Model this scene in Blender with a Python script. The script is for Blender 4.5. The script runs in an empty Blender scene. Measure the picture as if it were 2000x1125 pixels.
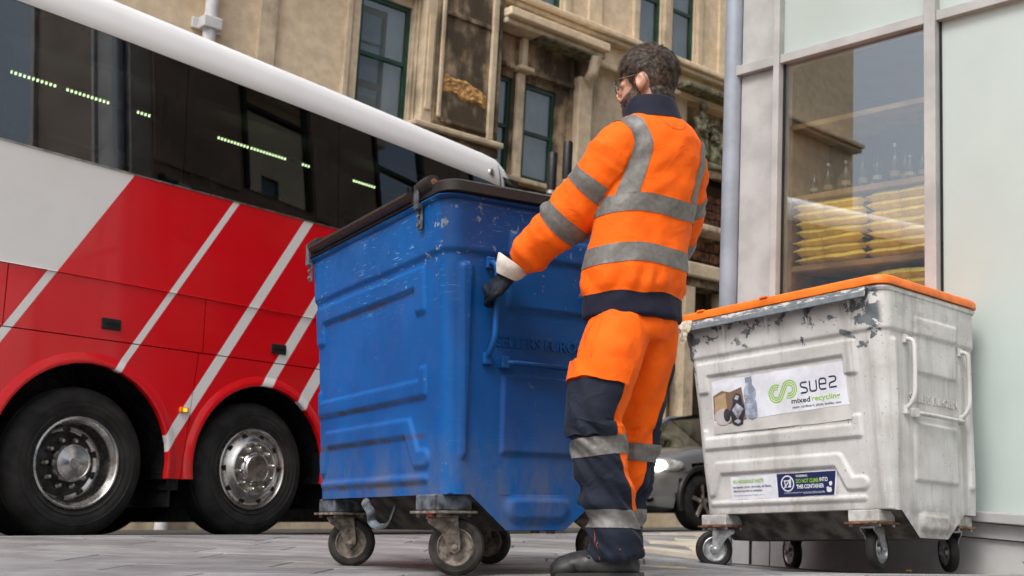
import bpy, bmesh, math, random
import numpy as np
from math import sin, cos, pi, radians, sqrt, atan2, hypot
from mathutils import Vector, Matrix, Euler, noise as mnoise
random.seed(7); rng = np.random.default_rng(7)
sc = bpy.context.scene; COL = sc.collection

# ------------------------------------------------------------------ camera
cam_d = bpy.data.cameras.new('camera'); cam = bpy.data.objects.new('camera', cam_d); COL.objects.link(cam)
cam.location = (0, 0, .19); cam.rotation_euler = (radians(90 + 11.93), 0, 0)
cam_d.sensor_width = 36; cam_d.lens = 38.78; cam_d.clip_start = .05; cam_d.clip_end = 600
cam_d.dof.use_dof = True; cam_d.dof.focus_distance = 4.3; cam_d.dof.aperture_fstop = 4.5
sc.camera = cam
# ------------------------------------------------------------------ sky, sun
SUN_EL, SUN_AZ = radians(54), radians(208)          # azimuth clockwise from +Y
world = bpy.data.worlds.new('World'); sc.world = world; world.use_nodes = True
wn = world.node_tree; wn.nodes.clear()
sky = wn.nodes.new('ShaderNodeTexSky'); sky.sky_type = 'NISHITA'; sky.sun_disc = False
sky.sun_elevation = SUN_EL; sky.sun_rotation = SUN_AZ; sky.air_density = 1.2; sky.dust_density = 6; sky.ozone_density = 1
hs = wn.nodes.new('ShaderNodeHueSaturation'); hs.inputs['Saturation'].default_value = .45
bg = wn.nodes.new('ShaderNodeBackground'); bg.inputs['Strength'].default_value = .125
wo = wn.nodes.new('ShaderNodeOutputWorld')
wn.links.new(sky.outputs[0], hs.inputs['Color']); wn.links.new(hs.outputs[0], bg.inputs[0]); wn.links.new(bg.outputs[0], wo.inputs[0])
sd = bpy.data.lights.new('sun', 'SUN'); sd.energy = 1.5; sd.angle = radians(20); sd.color = (1, .985, .96)
sun = bpy.data.objects.new('sun', sd); COL.objects.link(sun)
to_sun = Vector((sin(SUN_AZ) * cos(SUN_EL), cos(SUN_AZ) * cos(SUN_EL), sin(SUN_EL)))
sun.rotation_euler = to_sun.to_track_quat('Z', 'Y').to_euler()
vs = sc.view_settings; vs.view_transform = 'Standard'; vs.look = 'None'; vs.exposure = 0.45; vs.gamma = 1; vs.use_curve_mapping = False
sc.cycles.max_bounces = 6; sc.cycles.diffuse_bounces = 3; sc.cycles.transparent_max_bounces = 10; sc.cycles.use_denoising = True

# ------------------------------------------------------------------ helpers
def V3(*a): return np.array(a, float)
def nrm(v): v = np.asarray(v, float); return v / np.linalg.norm(v)
def link(o, parent=None):
    COL.objects.link(o)
    if parent is not None: o.parent = parent
    return o
def mesh(name, verts, faces, mats=None, smooth=None, fmat=None):
    me = bpy.data.meshes.new(name)
    me.from_pydata([tuple(map(float, v)) for v in verts], [], [tuple(map(int, f)) for f in faces])
    if mats is not None:
        for m in (mats if isinstance(mats, (list, tuple)) else [mats]): me.materials.append(m)
    if fmat is not None: me.polygons.foreach_set('material_index', list(fmat))
    if smooth is not None:
        me.polygons.foreach_set('use_smooth', [True] * len(me.polygons))
        if smooth < 180: me.set_sharp_from_angle(angle=radians(smooth))
    me.update(); return me
def ob(name, vf, mat, parent=None, smooth=None, **kw):
    o = bpy.data.objects.new(name, mesh(name, vf[0], vf[1], mat, smooth)); link(o, parent)
    for k, v in kw.items(): o[k] = v
    return o
def empty(name, loc=(0, 0, 0), rot=None, mat4=None):
    o = bpy.data.objects.new(name, None); COL.objects.link(o); o.location = loc; o.empty_display_size = .1
    if rot is not None: o.rotation_euler = rot
    if mat4 is not None: o.matrix_world = mat4
    return o
def tag(o, label, cat=None, group=None, kind=None):
    o['label'] = label
    if cat: o['category'] = cat
    if group: o['group'] = group
    if kind: o['kind'] = kind
    return o
def copy_tree(o, parent=None):
    c = o.copy(); COL.objects.link(c); c.parent = parent
    for ch in list(o.children): copy_tree(ch, c)
    return c
def join(*vfs):
    V, F = [], []
    for v, f in vfs:
        n = len(V); V.extend([tuple(p) for p in v]); F.extend([tuple(i + n for i in q) for q in f])
    return V, F
def xf(vf, R=None, t=(0, 0, 0)):
    v = np.asarray(vf[0], float)
    if R is not None: v = v @ np.asarray(R, float).T
    return v + np.asarray(t, float), vf[1]
def box(x0, x1, y0, y1, z0, z1, b=0):
    if x0 > x1: x0, x1 = x1, x0
    if y0 > y1: y0, y1 = y1, y0
    if z0 > z1: z0, z1 = z1, z0
    if b <= 0:
        v = [(x, y, z) for z in (z0, z1) for y in (y0, y1) for x in (x0, x1)]
        return v, [(0, 2, 3, 1), (4, 5, 7, 6), (0, 1, 5, 4), (2, 6, 7, 3), (0, 4, 6, 2), (1, 3, 7, 5)]
    b = min(b, (x1 - x0) * .45, (y1 - y0) * .45, (z1 - z0) * .45)
    bm = bmesh.new(); bmesh.ops.create_cube(bm, size=1)
    for w in bm.verts: w.co = Vector(((x0 + x1) / 2 + w.co.x * (x1 - x0), (y0 + y1) / 2 + w.co.y * (y1 - y0), (z0 + z1) / 2 + w.co.z * (z1 - z0)))
    bmesh.ops.bevel(bm, geom=bm.edges[:], offset=b, segments=2, affect='EDGES', profile=.5)
    r = ([w.co[:] for w in bm.verts], [[w.index for w in f.verts] for f in bm.faces]); bm.free(); return r
def prism(poly, a0, a1, axis='y'):
    """polygon of 2-D points extruded: axis y -> points are (x,z); z -> (x,y); x -> (y,z)"""
    n = len(poly)
    def P(p, a): return (p[0], a, p[1]) if axis == 'y' else ((p[0], p[1], a) if axis == 'z' else (a, p[0], p[1]))
    v = [P(p, a0) for p in poly] + [P(p, a1) for p in poly]
    f = [tuple(range(n)), tuple(range(2 * n - 1, n - 1, -1))] + [(i, i + n, (i + 1) % n + n, (i + 1) % n) for i in range(n)]
    return v, f
def frames(path):
    P = [nrm(np.asarray(p, float) * 1.0) if False else np.asarray(p, float) for p in path]; out = []
    T = [nrm(P[min(i + 1, len(P) - 1)] - P[max(i - 1, 0)]) for i in range(len(P))]
    ref = V3(0, 0, 1) if abs(T[0][2]) < .9 else V3(1, 0, 0)
    u = nrm(np.cross(ref, T[0]))
    for i, t in enumerate(T):
        u = nrm(u - t * np.dot(u, t)); out.append((P[i], u, np.cross(t, u)))
    return out
def tube(path, r, n=10, caps=True, flat=1.0):
    rs = r if isinstance(r, (list, tuple)) else [r] * len(path); V, F = [], []
    for (p, u, w), q in zip(frames(path), rs):
        for k in range(n):
            a = 2 * pi * k / n; V.append(p + u * cos(a) * q + w * sin(a) * q * flat)
    for i in range(len(path) - 1):
        for k in range(n): F.append((i * n + k, i * n + (k + 1) % n, (i + 1) * n + (k + 1) % n, (i + 1) * n + k))
    if caps: F.append(tuple(range(n - 1, -1, -1))); F.append(tuple(range((len(path) - 1) * n, len(path) * n)))
    return V, F
def spl(path, per=6):
    P = [np.asarray(p, float) for p in path]; P = [2 * P[0] - P[1]] + P + [2 * P[-1] - P[-2]]; out = []
    for i in range(1, len(P) - 2):
        for k in range(per):
            t = k / per; a, b, c, d = P[i - 1], P[i], P[i + 1], P[i + 2]
            out.append(.5 * ((2 * b) + (c - a) * t + (2 * a - 5 * b + 4 * c - d) * t * t + (-a + 3 * b - 3 * c + d) * t ** 3))
    out.append(P[-2]); return out
def lathe(prof, n=32, axis='y'):
    """prof = [(r, a)], revolved round the axis"""
    V, F = [], []; m = len(prof)
    for k in range(n):
        c, s = cos(2 * pi * k / n), sin(2 * pi * k / n)
        for r, a in prof: V.append((r * c, a, r * s) if axis == 'y' else ((r * c, r * s, a) if axis == 'z' else (a, r * c, r * s)))
    for k in range(n):
        for i in range(m - 1): F.append((k * m + i, ((k + 1) % n) * m + i, ((k + 1) % n) * m + i + 1, k * m + i + 1))
    return V, F
def ellipsoid(c, r, R=None, nu=20, nv=14):
    V, F = [], []
    for j in range(nv + 1):
        t = pi * j / nv
        for i in range(nu): a = 2 * pi * i / nu; V.append((sin(t) * cos(a) * r[0], sin(t) * sin(a) * r[1], cos(t) * r[2]))
    for j in range(nv):
        for i in range(nu): F.append((j * nu + i, (j + 1) * nu + i, (j + 1) * nu + (i + 1) % nu, j * nu + (i + 1) % nu))
    return xf((V, F), R, c)
def rings(rs, n=28):
    """closed loft: each ring = (centre, u, v, ru, rv)"""
    V, F = [], []
    for c, u, w, ru, rv in rs:
        for k in range(n):
            a = 2 * pi * k / n; V.append(np.asarray(c, float) + np.asarray(u) * cos(a) * ru + np.asarray(w) * sin(a) * rv)
    for i in range(len(rs) - 1):
        for k in range(n): F.append((i * n + k, i * n + (k + 1) % n, (i + 1) * n + (k + 1) % n, (i + 1) * n + k))
    F.append(tuple(range(n - 1, -1, -1))); F.append(tuple(range((len(rs) - 1) * n, len(rs) * n)))
    return V, F
def remesh(vf, vox, smooth=4):
    me = mesh('tmp', *vf); o = bpy.data.objects.new('tmp', me); COL.objects.link(o)
    bm = bmesh.new(); bm.from_mesh(me); bmesh.ops.recalc_face_normals(bm, faces=bm.faces); bm.to_mesh(me); bm.free()
    m = o.modifiers.new('r', 'REMESH'); m.mode = 'VOXEL'; m.voxel_size = vox
    if smooth: s = o.modifiers.new('s', 'SMOOTH'); s.iterations = smooth; s.factor = .5
    dg = bpy.context.evaluated_depsgraph_get(); e = o.evaluated_get(dg); em = e.to_mesh()
    em.calc_loop_triangles()
    v = np.empty(len(em.vertices) * 3); em.vertices.foreach_get('co', v)
    nn = np.empty(len(em.vertices) * 3); em.vertices.foreach_get('normal', nn)
    t = np.empty(len(em.loop_triangles) * 3, int); em.loop_triangles.foreach_get('vertices', t)
    e.to_mesh_clear(); bpy.data.objects.remove(o); bpy.data.meshes.remove(me)
    return v.reshape(-1, 3), nn.reshape(-1, 3), t.reshape(-1, 3)
def vnormals(v, t):
    n = np.zeros_like(v); fn = np.cross(v[t[:, 1]] - v[t[:, 0]], v[t[:, 2]] - v[t[:, 0]])
    for k in range(3): np.add.at(n, t[:, k], fn)
    return n / (np.linalg.norm(n, axis=1, keepdims=True) + 1e-12)
def clip(v, t, g, off=0, nn=None):
    """the part of a triangle mesh where the vertex field g > 0, cut cleanly along g = 0"""
    P = v + nn * off if off else v
    keep = {}; V, F = [], []
    def vid(i):
        if i not in keep: keep[i] = len(V); V.append(P[i])
        return keep[i]
    def eid(a, b):
        k = (min(a, b), max(a, b))
        if k not in keep: s = g[a] / (g[a] - g[b]); keep[k] = len(V); V.append(P[a] + (P[b] - P[a]) * s)
        return keep[k]
    pos = g > 0; cnt = pos[t].sum(1)
    for tri in t[cnt == 3]: F.append((vid(tri[0]), vid(tri[1]), vid(tri[2])))
    for tri in t[(cnt > 0) & (cnt < 3)]:
        poly = []
        for k in range(3):
            a, b = tri[k], tri[(k + 1) % 3]
            if pos[a]: poly.append(vid(a))
            if pos[a] != pos[b]: poly.append(eid(a, b))
        F.append(tuple(poly))
    return V, F
def nz(p, s=1.0, o=0.0): return mnoise.noise(Vector((p[0] * s + o, p[1] * s + o * 1.7, p[2] * s - o)))
def text_vf(s, size=1.0, extr=0.0, bold=0.0, align='LEFT', sx=1.0, space=1.0):
    cu = bpy.data.curves.new('t', 'FONT'); cu.body = s; cu.size = size; cu.extrude = extr; cu.offset = bold; cu.align_x = align
    cu.space_character = space; cu.resolution_u = 3
    o = bpy.data.objects.new('t', cu); COL.objects.link(o)
    e = o.evaluated_get(bpy.context.evaluated_depsgraph_get()); m = e.to_mesh()
    V = [(p.co.x * sx, p.co.y, p.co.z) for p in m.vertices]; F = [tuple(p.vertices) for p in m.polygons]
    e.to_mesh_clear(); bpy.data.objects.remove(o); bpy.data.curves.remove(cu); return V, F

# ------------------------------------------------------------------ materials
class NT:
    def __init__(s, name):
        s.m = bpy.data.materials.new(name); s.m.use_nodes = True; s.t = s.m.node_tree; s.n = s.t.nodes; s.n.clear()
        s.out = s.n.new('ShaderNodeOutputMaterial'); s.b = s.n.new('ShaderNodeBsdfPrincipled'); s.L(s.b.outputs[0], s.out.inputs[0])
        s.co = None
    def L(s, a, b): s.t.links.new(a, b)
    def put(s, sock, v):
        if hasattr(v, 'is_output') or isinstance(v, bpy.types.NodeSocket): s.L(v, sock)
        else:
            if isinstance(v, (tuple, list)) and len(v) == 3 and len(sock.default_value) == 4: v = (*v, 1)
            sock.default_value = v
    def coord(s):
        if s.co is None: s.co = s.n.new('ShaderNodeTexCoord').outputs['Object']
        return s.co
    def xyz(s):
        q = s.n.new('ShaderNodeSeparateXYZ'); s.L(s.coord(), q.inputs[0]); return q.outputs
    def map(s, scale=(1, 1, 1), loc=(0, 0, 0), rot=(0, 0, 0)):
        q = s.n.new('ShaderNodeMapping'); s.L(s.coord(), q.inputs[0]); q.inputs['Scale'].default_value = scale
        q.inputs['Location'].default_value = loc; q.inputs['Rotation'].default_value = rot; return q.outputs[0]
    def noise(s, scale=5, detail=4, rough=.55, vec=None, dist=0):
        q = s.n.new('ShaderNodeTexNoise'); q.inputs['Scale'].default_value = scale; q.inputs['Detail'].default_value = detail
        q.inputs['Roughness'].default_value = rough; q.inputs['Distortion'].default_value = dist
        s.L(vec if vec is not None else s.coord(), q.inputs['Vector']); return q.outputs['Fac']
    def math(s, op, a, b=None, c=None, clamp=False):
        q = s.n.new('ShaderNodeMath'); q.operation = op; q.use_clamp = clamp
        for i, v in enumerate((a, b, c)):
            if v is not None: s.put(q.inputs[i], v)
        return q.outputs[0]
    def ramp(s, f, a, b, lo=0.0, hi=1.0):
        q = s.n.new('ShaderNodeMapRange'); q.interpolation_type = 'SMOOTHSTEP'; s.put(q.inputs['Value'], f)
        for k, v in (('From Min', a), ('From Max', b), ('To Min', lo), ('To Max', hi)): s.put(q.inputs[k], v)
        return q.outputs[0]
    def mix(s, f, a, b):
        q = s.n.new('ShaderNodeMix'); q.data_type = 'RGBA'; s.put(q.inputs[0], f); s.put(q.inputs[6], a); s.put(q.inputs[7], b); return q.outputs[2]
    def bump(s, h, strength=.3, dist=.01):
        q = s.n.new('ShaderNodeBump'); q.inputs['Strength'].default_value = strength; q.inputs['Distance'].default_value = dist
        s.L(h, q.inputs['Height']); s.L(q.outputs[0], s.b.inputs['Normal'])
    def done(s, col, rough=.5, metal=0.0, spec=None, coat=0, **kw):
        s.put(s.b.inputs['Base Color'], col); s.put(s.b.inputs['Roughness'], rough); s.put(s.b.inputs['Metallic'], metal)
        if spec is not None: s.b.inputs['Specular IOR Level'].default_value = spec
        if coat: s.b.inputs['Coat Weight'].default_value = coat; s.b.inputs['Coat Roughness'].default_value = .05
        for k, v in kw.items(): s.put(s.b.inputs[k], v)
        return s.m
def M(name, col, rough=.5, metal=0.0, var=.15, vs=6, bump=0, bs=60, rv=.08, spec=None, coat=0, col2=None, rand=0, **kw):
    n = NT(name); f = n.noise(vs, 5)
    c2 = col2 if col2 is not None else tuple(c * (1 - 2 * var) for c in col)
    c = n.mix(n.ramp(f, .32, .68), c2, tuple(min(1, c * (1 + var)) for c in col))
    if rand:
        oi = n.n.new('ShaderNodeObjectInfo').outputs['Random']
        h = n.n.new('ShaderNodeHueSaturation'); n.put(h.inputs['Value'], n.ramp(oi, 0, 1, 1 - rand, 1 + rand)); n.put(h.inputs['Color'], c); c = h.outputs[0]
    if bump: n.bump(n.noise(bs, 6), bump, .004)
    return n.done(c, n.ramp(n.noise(vs * 2.3, 3), .3, .7, max(0, rough - rv), rough + rv), metal, spec, coat, **kw)

MAT = {}
def slab_mat():
    n = NT('worn_grey_paving'); c = n.mix(n.ramp(n.noise(3.2, 6, .6), .3, .7), (.165, .166, .172), (.26, .26, .268))
    c = n.mix(n.math('MULTIPLY', n.ramp(n.noise(11, 5, .7), .58, .70), .45), c, (.085, .08, .078)); c = n.mix(n.ramp(n.noise(34, 2), .735, .76), c, (.05, .048, .046))
    c = n.mix(n.math('MULTIPLY', n.ramp(n.noise(1.1, 4), .55, .75), .35), c, (.30, .26, .21))
    oi = n.n.new('ShaderNodeObjectInfo').outputs['Random']; h = n.n.new('ShaderNodeHueSaturation'); n.put(h.inputs['Value'], n.ramp(oi, 0, 1, .80, 1.18)); n.put(h.inputs['Color'], c)
    n.bump(n.noise(80, 6), .35, .004); return n.done(h.outputs[0], n.ramp(n.noise(7, 4), .3, .7, .48, .72), 0, .4)
MAT['slab'] = slab_mat()
MAT['joint'] = M('sandy_joint', (.36, .27, .17), .9, var=.25, vs=9)
MAT['kerb'] = M('granite_kerb', (.30, .30, .30), .7, var=.15, vs=40, bump=.2, bs=120, rand=.08)
MAT['road'] = M('asphalt', (.055, .054, .053), .85, var=.25, vs=3, bump=.6, bs=220)
MAT['palepave'] = M('pale_paving', (.42, .38, .31), .75, var=.12, vs=3, bump=.2, rand=.12)
MAT['black'] = M('black_plastic', (.011, .011, .0125), .5, var=.2, vs=12, bump=.1, spec=.35)
MAT['rubber'] = M('tyre_rubber', (.021, .020, .0195), .72, var=.25, vs=7, bump=.25, bs=50, spec=.3)
MAT['dustyrubber'] = M('dusty_rubber', (.035, .031, .028), .8, var=.35, vs=14, bump=.4, bs=70, spec=.3)
MAT['chrome'] = M('polished_alloy', (.60, .59, .575), .25, 1.0, var=.12, vs=9, rv=.06)
MAT['alloy'] = M('brushed_alloy', (.5, .48, .45), .34, 1.0, var=.2, vs=10)
MAT['darkmetal'] = M('dark_metal', (.05, .047, .045), .55, .6, var=.3, vs=14)
MAT['grimy'] = M('grimy_steel', (.20, .168, .14), .8, .15, var=.3, vs=34, bump=.6, bs=80, col2=(.07, .057, .047))
MAT['zinc'] = M('zinc_steel', (.46, .47, .48), .42, .8, var=.2, vs=20, bump=.15)
MAT['rust'] = M('rusty_edge', (.22, .10, .05), .8, .2, var=.4, vs=30, bump=.4)
MAT['lidblack'] = M('weathered_black_lid', (.011, .011, .0115), .5, var=.4, vs=9, bump=.3, bs=40, col2=(.022, .015, .012), spec=.35)
MAT['lidorange'] = M('orange_lid', (.80, .17, .012), .42, var=.12, vs=7, bump=.12, bs=30)
MAT['frame'] = M('grey_metal_frame', (.43, .43, .428), .45, var=.09, vs=3.5, bump=.06)
MAT['pipe'] = M('grey_downpipe', (.30, .34, .40), .42, .1, var=.08, vs=4)
MAT['whitepipe'] = M('white_downpipe', (.66, .66, .68), .5, var=.06, vs=5)
MAT['wood'] = M('pine_shelf', (.36, .20, .085), .6, var=.25, vs=4, bump=.1)
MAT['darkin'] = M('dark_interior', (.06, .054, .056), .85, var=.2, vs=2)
MAT['bagyellow'] = M('yellow_poly_bag', (.94, .68, .10), .32, var=.10, vs=9, bump=.25, bs=18, rand=.12, spec=.6)
MAT['bagdark'] = M('dark_bag_end', (.05, .05, .06), .5)
MAT['bottle'] = M('dark_bottle', (.012, .016, .014), .18, var=.2, spec=.45)
MAT['label'] = M('paper_label', (.35, .30, .20), .7)
MAT['green'] = M('green_window_frame', (.008, .055, .035), .4, var=.2, vs=4)
MAT['blind'] = M('grey_blind', (.50, .51, .51), .8, var=.08, vs=2)
MAT['door'] = M('brown_door', (.045, .024, .013), .6, var=.3, vs=3)
MAT['brick'] = M('sooty_brick', (.17, .075, .045), .9, var=.4, vs=6, bump=.4, rand=.2)
MAT['moss'] = M('mossy_stone', (.17, .165, .10), .9, var=.35, vs=8, bump=.5)
MAT['skin'] = M('skin', (.56, .30, .215), .48, var=.10, vs=30, bump=.12, bs=180, **{'Subsurface Weight': .15, 'Subsurface Radius': (.01, .004, .002)})
MAT['hair'] = M('dark_brown_hair', (.085, .058, .043), .5, var=.45, vs=70, rand=0, spec=.3)
MAT['hairbase'] = M('hair_base', (.030, .021, .016), .7, var=.3, vs=60)
MAT['boot'] = M('black_leather', (.022, .021, .021), .55, var=.35, vs=25, bump=.4, bs=90)
MAT['sole'] = M('boot_sole', (.03, .03, .03), .8)
MAT['lace'] = M('boot_lace', (.012, .012, .012), .8)
MAT['glove'] = M('navy_glove', (.006, .010, .020), .6, var=.3, vs=40, bump=.5, bs=160, spec=.2)
MAT['cuff'] = M('white_glove_cuff', (.62, .57, .53), .8, var=.1, vs=20, bump=.2)
MAT['metalframe'] = M('spectacle_frame', (.25, .24, .22), .25, 1.0)
MAT['stitch'] = M('orange_stitching', (.6, .10, .05), .8)

def cloth(name, col, var=.08, weave=900, sheen=.04, crease=.26):
    n = NT(name); f = n.noise(14, 5); g = n.noise(weave, 2); w = n.noise(38, 5, .6, dist=1.2)
    c = n.mix(n.ramp(f, .3, .7), tuple(x * (1 - var) for x in col), tuple(min(1, x * (1 + var)) for x in col))
    rf = n.noise(5.5, 2, .45, n.map((1, 1, 1.5)), 1.2); rd = n.math('POWER', n.math('SUBTRACT', 1, n.math('ABSOLUTE', n.math('SUBTRACT', n.math('MULTIPLY', rf, 2), 1))), 6)
    rf2 = n.noise(21, 2, .5, None, 1.2); rd2 = n.math('POWER', n.math('SUBTRACT', 1, n.math('ABSOLUTE', n.math('SUBTRACT', n.math('MULTIPLY', rf2, 2), 1))), 5)
    h = n.math('ADD', n.math('ADD', n.math('MULTIPLY', g, .04), n.math('MULTIPLY', w, .16)), n.math('ADD', n.math('MULTIPLY', rd, .40), n.math('MULTIPLY', rd2, .07))); n.bump(h, crease, .012)
    return n.done(c, .78, 0, .25, **{'Sheen Weight': sheen, 'Sheen Roughness': .4})
MAT['orange'] = cloth('orange_hi_vis_cloth', (.88, .125, .002))
MAT['navy'] = cloth('navy_cloth', (.0085, .013, .026), .2, crease=.45)
MAT['collar'] = cloth('navy_rib_knit', (.009, .010, .026), .2, crease=.1)
def tape_mat():
    n = NT('reflective_tape'); f = n.noise(60, 5); c = n.mix(n.ramp(f, .3, .7), (.125, .12, .115), (.175, .17, .165))
    n.bump(n.noise(45, 5, dist=.8), .25, .003); return n.done(c, .5, .15, .5)
MAT['tape'] = tape_mat()

def stone_mat(name, base, soot, amount, grime=(.035, .028, .022), warm=(.56, .39, .20)):
    n = NT(name); a = n.noise(.9, 6, .62); b = n.noise(5, 6); v = n.noise(1.6, 6, .62, n.map((1.5, 1.5, .6)))
    c = n.mix(n.ramp(b, .3, .7), tuple(x * .86 for x in base), tuple(x * 1.1 for x in base))
    c = n.mix(n.math('MULTIPLY', n.ramp(n.noise(.55, 4), .5, .72), .4), c, warm)
    m = n.math('MULTIPLY', n.ramp(n.math('ADD', n.math('MULTIPLY', a, .5), n.math('MULTIPLY', v, .5)), .62 - .22 * amount, .80 - .22 * amount), soot, clamp=True)
    c = n.mix(m, c, grime)
    n.bump(n.noise(24, 8, .65), .5, .012); return n.done(c, .9, 0, .2)
MAT['stone'] = stone_mat('sandstone', (.74, .60, .43), .22, .30)
MAT['stone2'] = stone_mat('weathered_sandstone', (.62, .51, .37), .55, .62)
MAT['sooty'] = stone_mat('sooty_sandstone', (.48, .36, .235), .90, 1.12)
MAT['fresh'] = M('fresh_broken_stone', (.50, .28, .10), .95, var=.25, vs=9, bump=1, bs=30)
MAT['panelstone'] = M('brown_stone_panel', (.26, .205, .17), .6, var=.12, vs=1.5, rand=.08)

def glass(name, tint, refl=.06, rough=.0, gl=(.9, .95, 1)):
    n = NT(name); t = n.n.new('ShaderNodeBsdfTransparent'); t.inputs[0].default_value = (*tint, 1)
    g = n.n.new('ShaderNodeBsdfGlossy'); g.inputs['Roughness'].default_value = rough; g.inputs['Color'].default_value = (*gl, 1)
    lw = n.n.new('ShaderNodeLayerWeight'); lw.inputs[0].default_value = .5
    fr = n.math('MULTIPLY', n.math('POWER', lw.outputs['Facing'], 4.0), .9)
    mx = n.n.new('ShaderNodeMixShader'); n.L(n.math('ADD', fr, .04 + refl, clamp=True), mx.inputs[0]); n.L(t.outputs[0], mx.inputs[1]); n.L(g.outputs[0], mx.inputs[2]); n.L(mx.outputs[0], n.out.inputs[0])
    return n.m
MAT['coachglass'] = glass('tinted_coach_glass', (.38, .40, .39), .085)
MAT['shopglass'] = glass('shop_window_glass', (.92, .94, .92), .16)
MAT['sashglass'] = glass('sash_window_glass', (.75, .79, .80), .07)
MAT['carglass'] = glass('car_glass', (.35, .42, .38), .08)
MAT['lens'] = glass('spectacle_lens', (.86, .86, .84), .05)
def coated():
    n = NT('coated_window_glass'); n.done((.015, .02, .026), .1); g = n.n.new('ShaderNodeBsdfGlossy'); g.inputs['Roughness'].default_value = .01; g.inputs['Color'].default_value = (.80, .90, 1, 1)
    mx = n.n.new('ShaderNodeMixShader'); mx.inputs[0].default_value = .5; n.L(n.b.outputs[0], mx.inputs[1]); n.L(g.outputs[0], mx.inputs[2]); n.L(mx.outputs[0], n.out.inputs[0]); return n.m
MAT['skyglass'] = coated()
MAT['frost'] = M('frosted_green_panel', (.46, .53, .51), .10, var=.04, vs=.8, spec=.5, rv=.02)
def emis(name, col, s):
    n = NT(name); e = n.n.new('ShaderNodeEmission'); e.inputs[0].default_value = (*col, 1); e.inputs[1].default_value = s; n.L(e.outputs[0], n.out.inputs[0]); return n.m
MAT['led'] = emis('led_light', (.80, 1, .55), 7)
MAT['headlamp'] = emis('lit_headlamp', (1, .93, .78), 9)
MAT['amber'] = emis('lit_amber_marker', (1, .34, .03), 2.2)
MAT['amberlens'] = M('amber_lens', (.75, .22, .01), .2)

# ------------------------------------------------------------------ ground
KP = V3(-2.44, 7.17); KD = V3(.6293, .7771); KN = V3(.7771, -.6293)       # kerb point, direction, normal towards the pavement
def sm(t): t = min(1, max(0, t)); return t * t * (3 - 2 * t)
def kz(t): return .105 - .03 * sm((t + 1) / 5)
def gz(x, y):
    q = V3(x, y) - KP; t, d = q @ KD, q @ KN
    rise = kz(t) * sm(1 - d / 3.1)
    fall = -.095 * sm((x - .75) / .7) * sm((y - 4.1) / 1.5) * (1 - sm((y - 7.4) / 3))
    return rise + fall
def tdz(t, d, dz=0): p = KP + KD * t + KN * d; return (p[0], p[1], gz(p[0], p[1]) + dz)
ts = [-60, -30, -15] + [-8 + .4 * i for i in range(56)] + [20, 32, 60]; ds = [.3 + .3 * i for i in range(30)] + [11, 14, 20, 32, 60]
V = [tdz(t, d, -.030 if d > .5 else -.016) for t in ts for d in ds]; nd = len(ds)
F = [(i * nd + j, i * nd + j + 1, (i + 1) * nd + j + 1, (i + 1) * nd + j) for i in range(len(ts) - 1) for j in range(nd - 1)]
pav = ob('pavement', (V, [f[::-1] for f in F]), MAT['joint'], smooth=180, kind='structure')
tag(pav, 'grey stone slab pavement in front of the coach')
a, b = KP + KD * 150, KP - KD * 150
road = ob('road', ([(*b, .062), (*(a), .062), (*(a - KN * 150), .062), (*(b - KN * 150), .062)], [(0, 1, 2, 3)]), MAT['road'], kind='structure'); tag(road, 'dark asphalt street under the coach')
def clip2(poly, p, n):
    out = []
    for i in range(len(poly)):
        A, B = poly[i], poly[(i + 1) % len(poly)]; da, db = (A - p) @ n, (B - p) @ n
        if da >= 0: out.append(A)
        if (da >= 0) != (db >= 0): out.append(A + (B - A) * da / (da - db))
    return out
def slab(poly, mat, name, lift=0.0, g=.007):
    c = sum(poly) / len(poly); P = [c + (q - c) * max(0, 1 - g / max(.05, np.linalg.norm(q - c))) for q in poly]
    P2 = [c + (q - c) * max(0, 1 - (g + .005) / max(.05, np.linalg.norm(q - c))) for q in poly]
    tx, ty = random.uniform(-.003, .003), random.uniform(-.003, .003); n = len(P)
    z = lambda q, o: gz(q[0], q[1]) + o + tx * (q[0] - c[0]) + ty * (q[1] - c[1]) + lift
    v = [(*q, z(q, -.045)) for q in P] + [(*q, z(q, -.005)) for q in P] + [(*q, z(q, 0)) for q in P2]
    f = [tuple(range(2 * n, 3 * n))] + [(i + k * n, (i + 1) % n + k * n, (i + 1) % n + (k + 1) * n, i + (k + 1) * n) for k in (0, 1) for i in range(n)]
    return ob(name, (v, f), mat, pav)
FN2 = nrm(V3(-.75, -.66)); FP2 = V3(2.17, 6.36)                     # shop-front line in plan
y = 2.9; row = 0
while y < 13:
    dep = random.choice((.38, .42, .46)); x = -.56 * y - 1.2 + random.uniform(-.6, 0)
    while x < .62 * y + .6:
        w = random.uniform(.62, 1.0)
        poly = [V3(x, y), V3(x + w, y), V3(x + w, y + dep), V3(x, y + dep)]
        rot = radians(-2.5); poly = [V3(p[0] * cos(rot) - p[1] * sin(rot), p[0] * sin(rot) + p[1] * cos(rot)) for p in poly]
        poly = clip2(poly, KP + KN * .305, KN)
        if len(poly) > 2: poly = clip2(poly, FP2 + FN2 * .02, FN2) if (poly[0] - FP2) @ V3(.66, -.75) > -1.75 else poly
        if len(poly) > 2:
            ar = .5 * abs(sum(poly[i][0] * poly[(i + 1) % len(poly)][1] - poly[(i + 1) % len(poly)][0] * poly[i][1] for i in range(len(poly))))
            if ar > .03: slab(poly, MAT['palepave'] if (y > 7.2 and x > .4) else MAT['slab'], 'paving_slab')
        x += w
    y += dep; row += 1
t = -9.0
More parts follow.
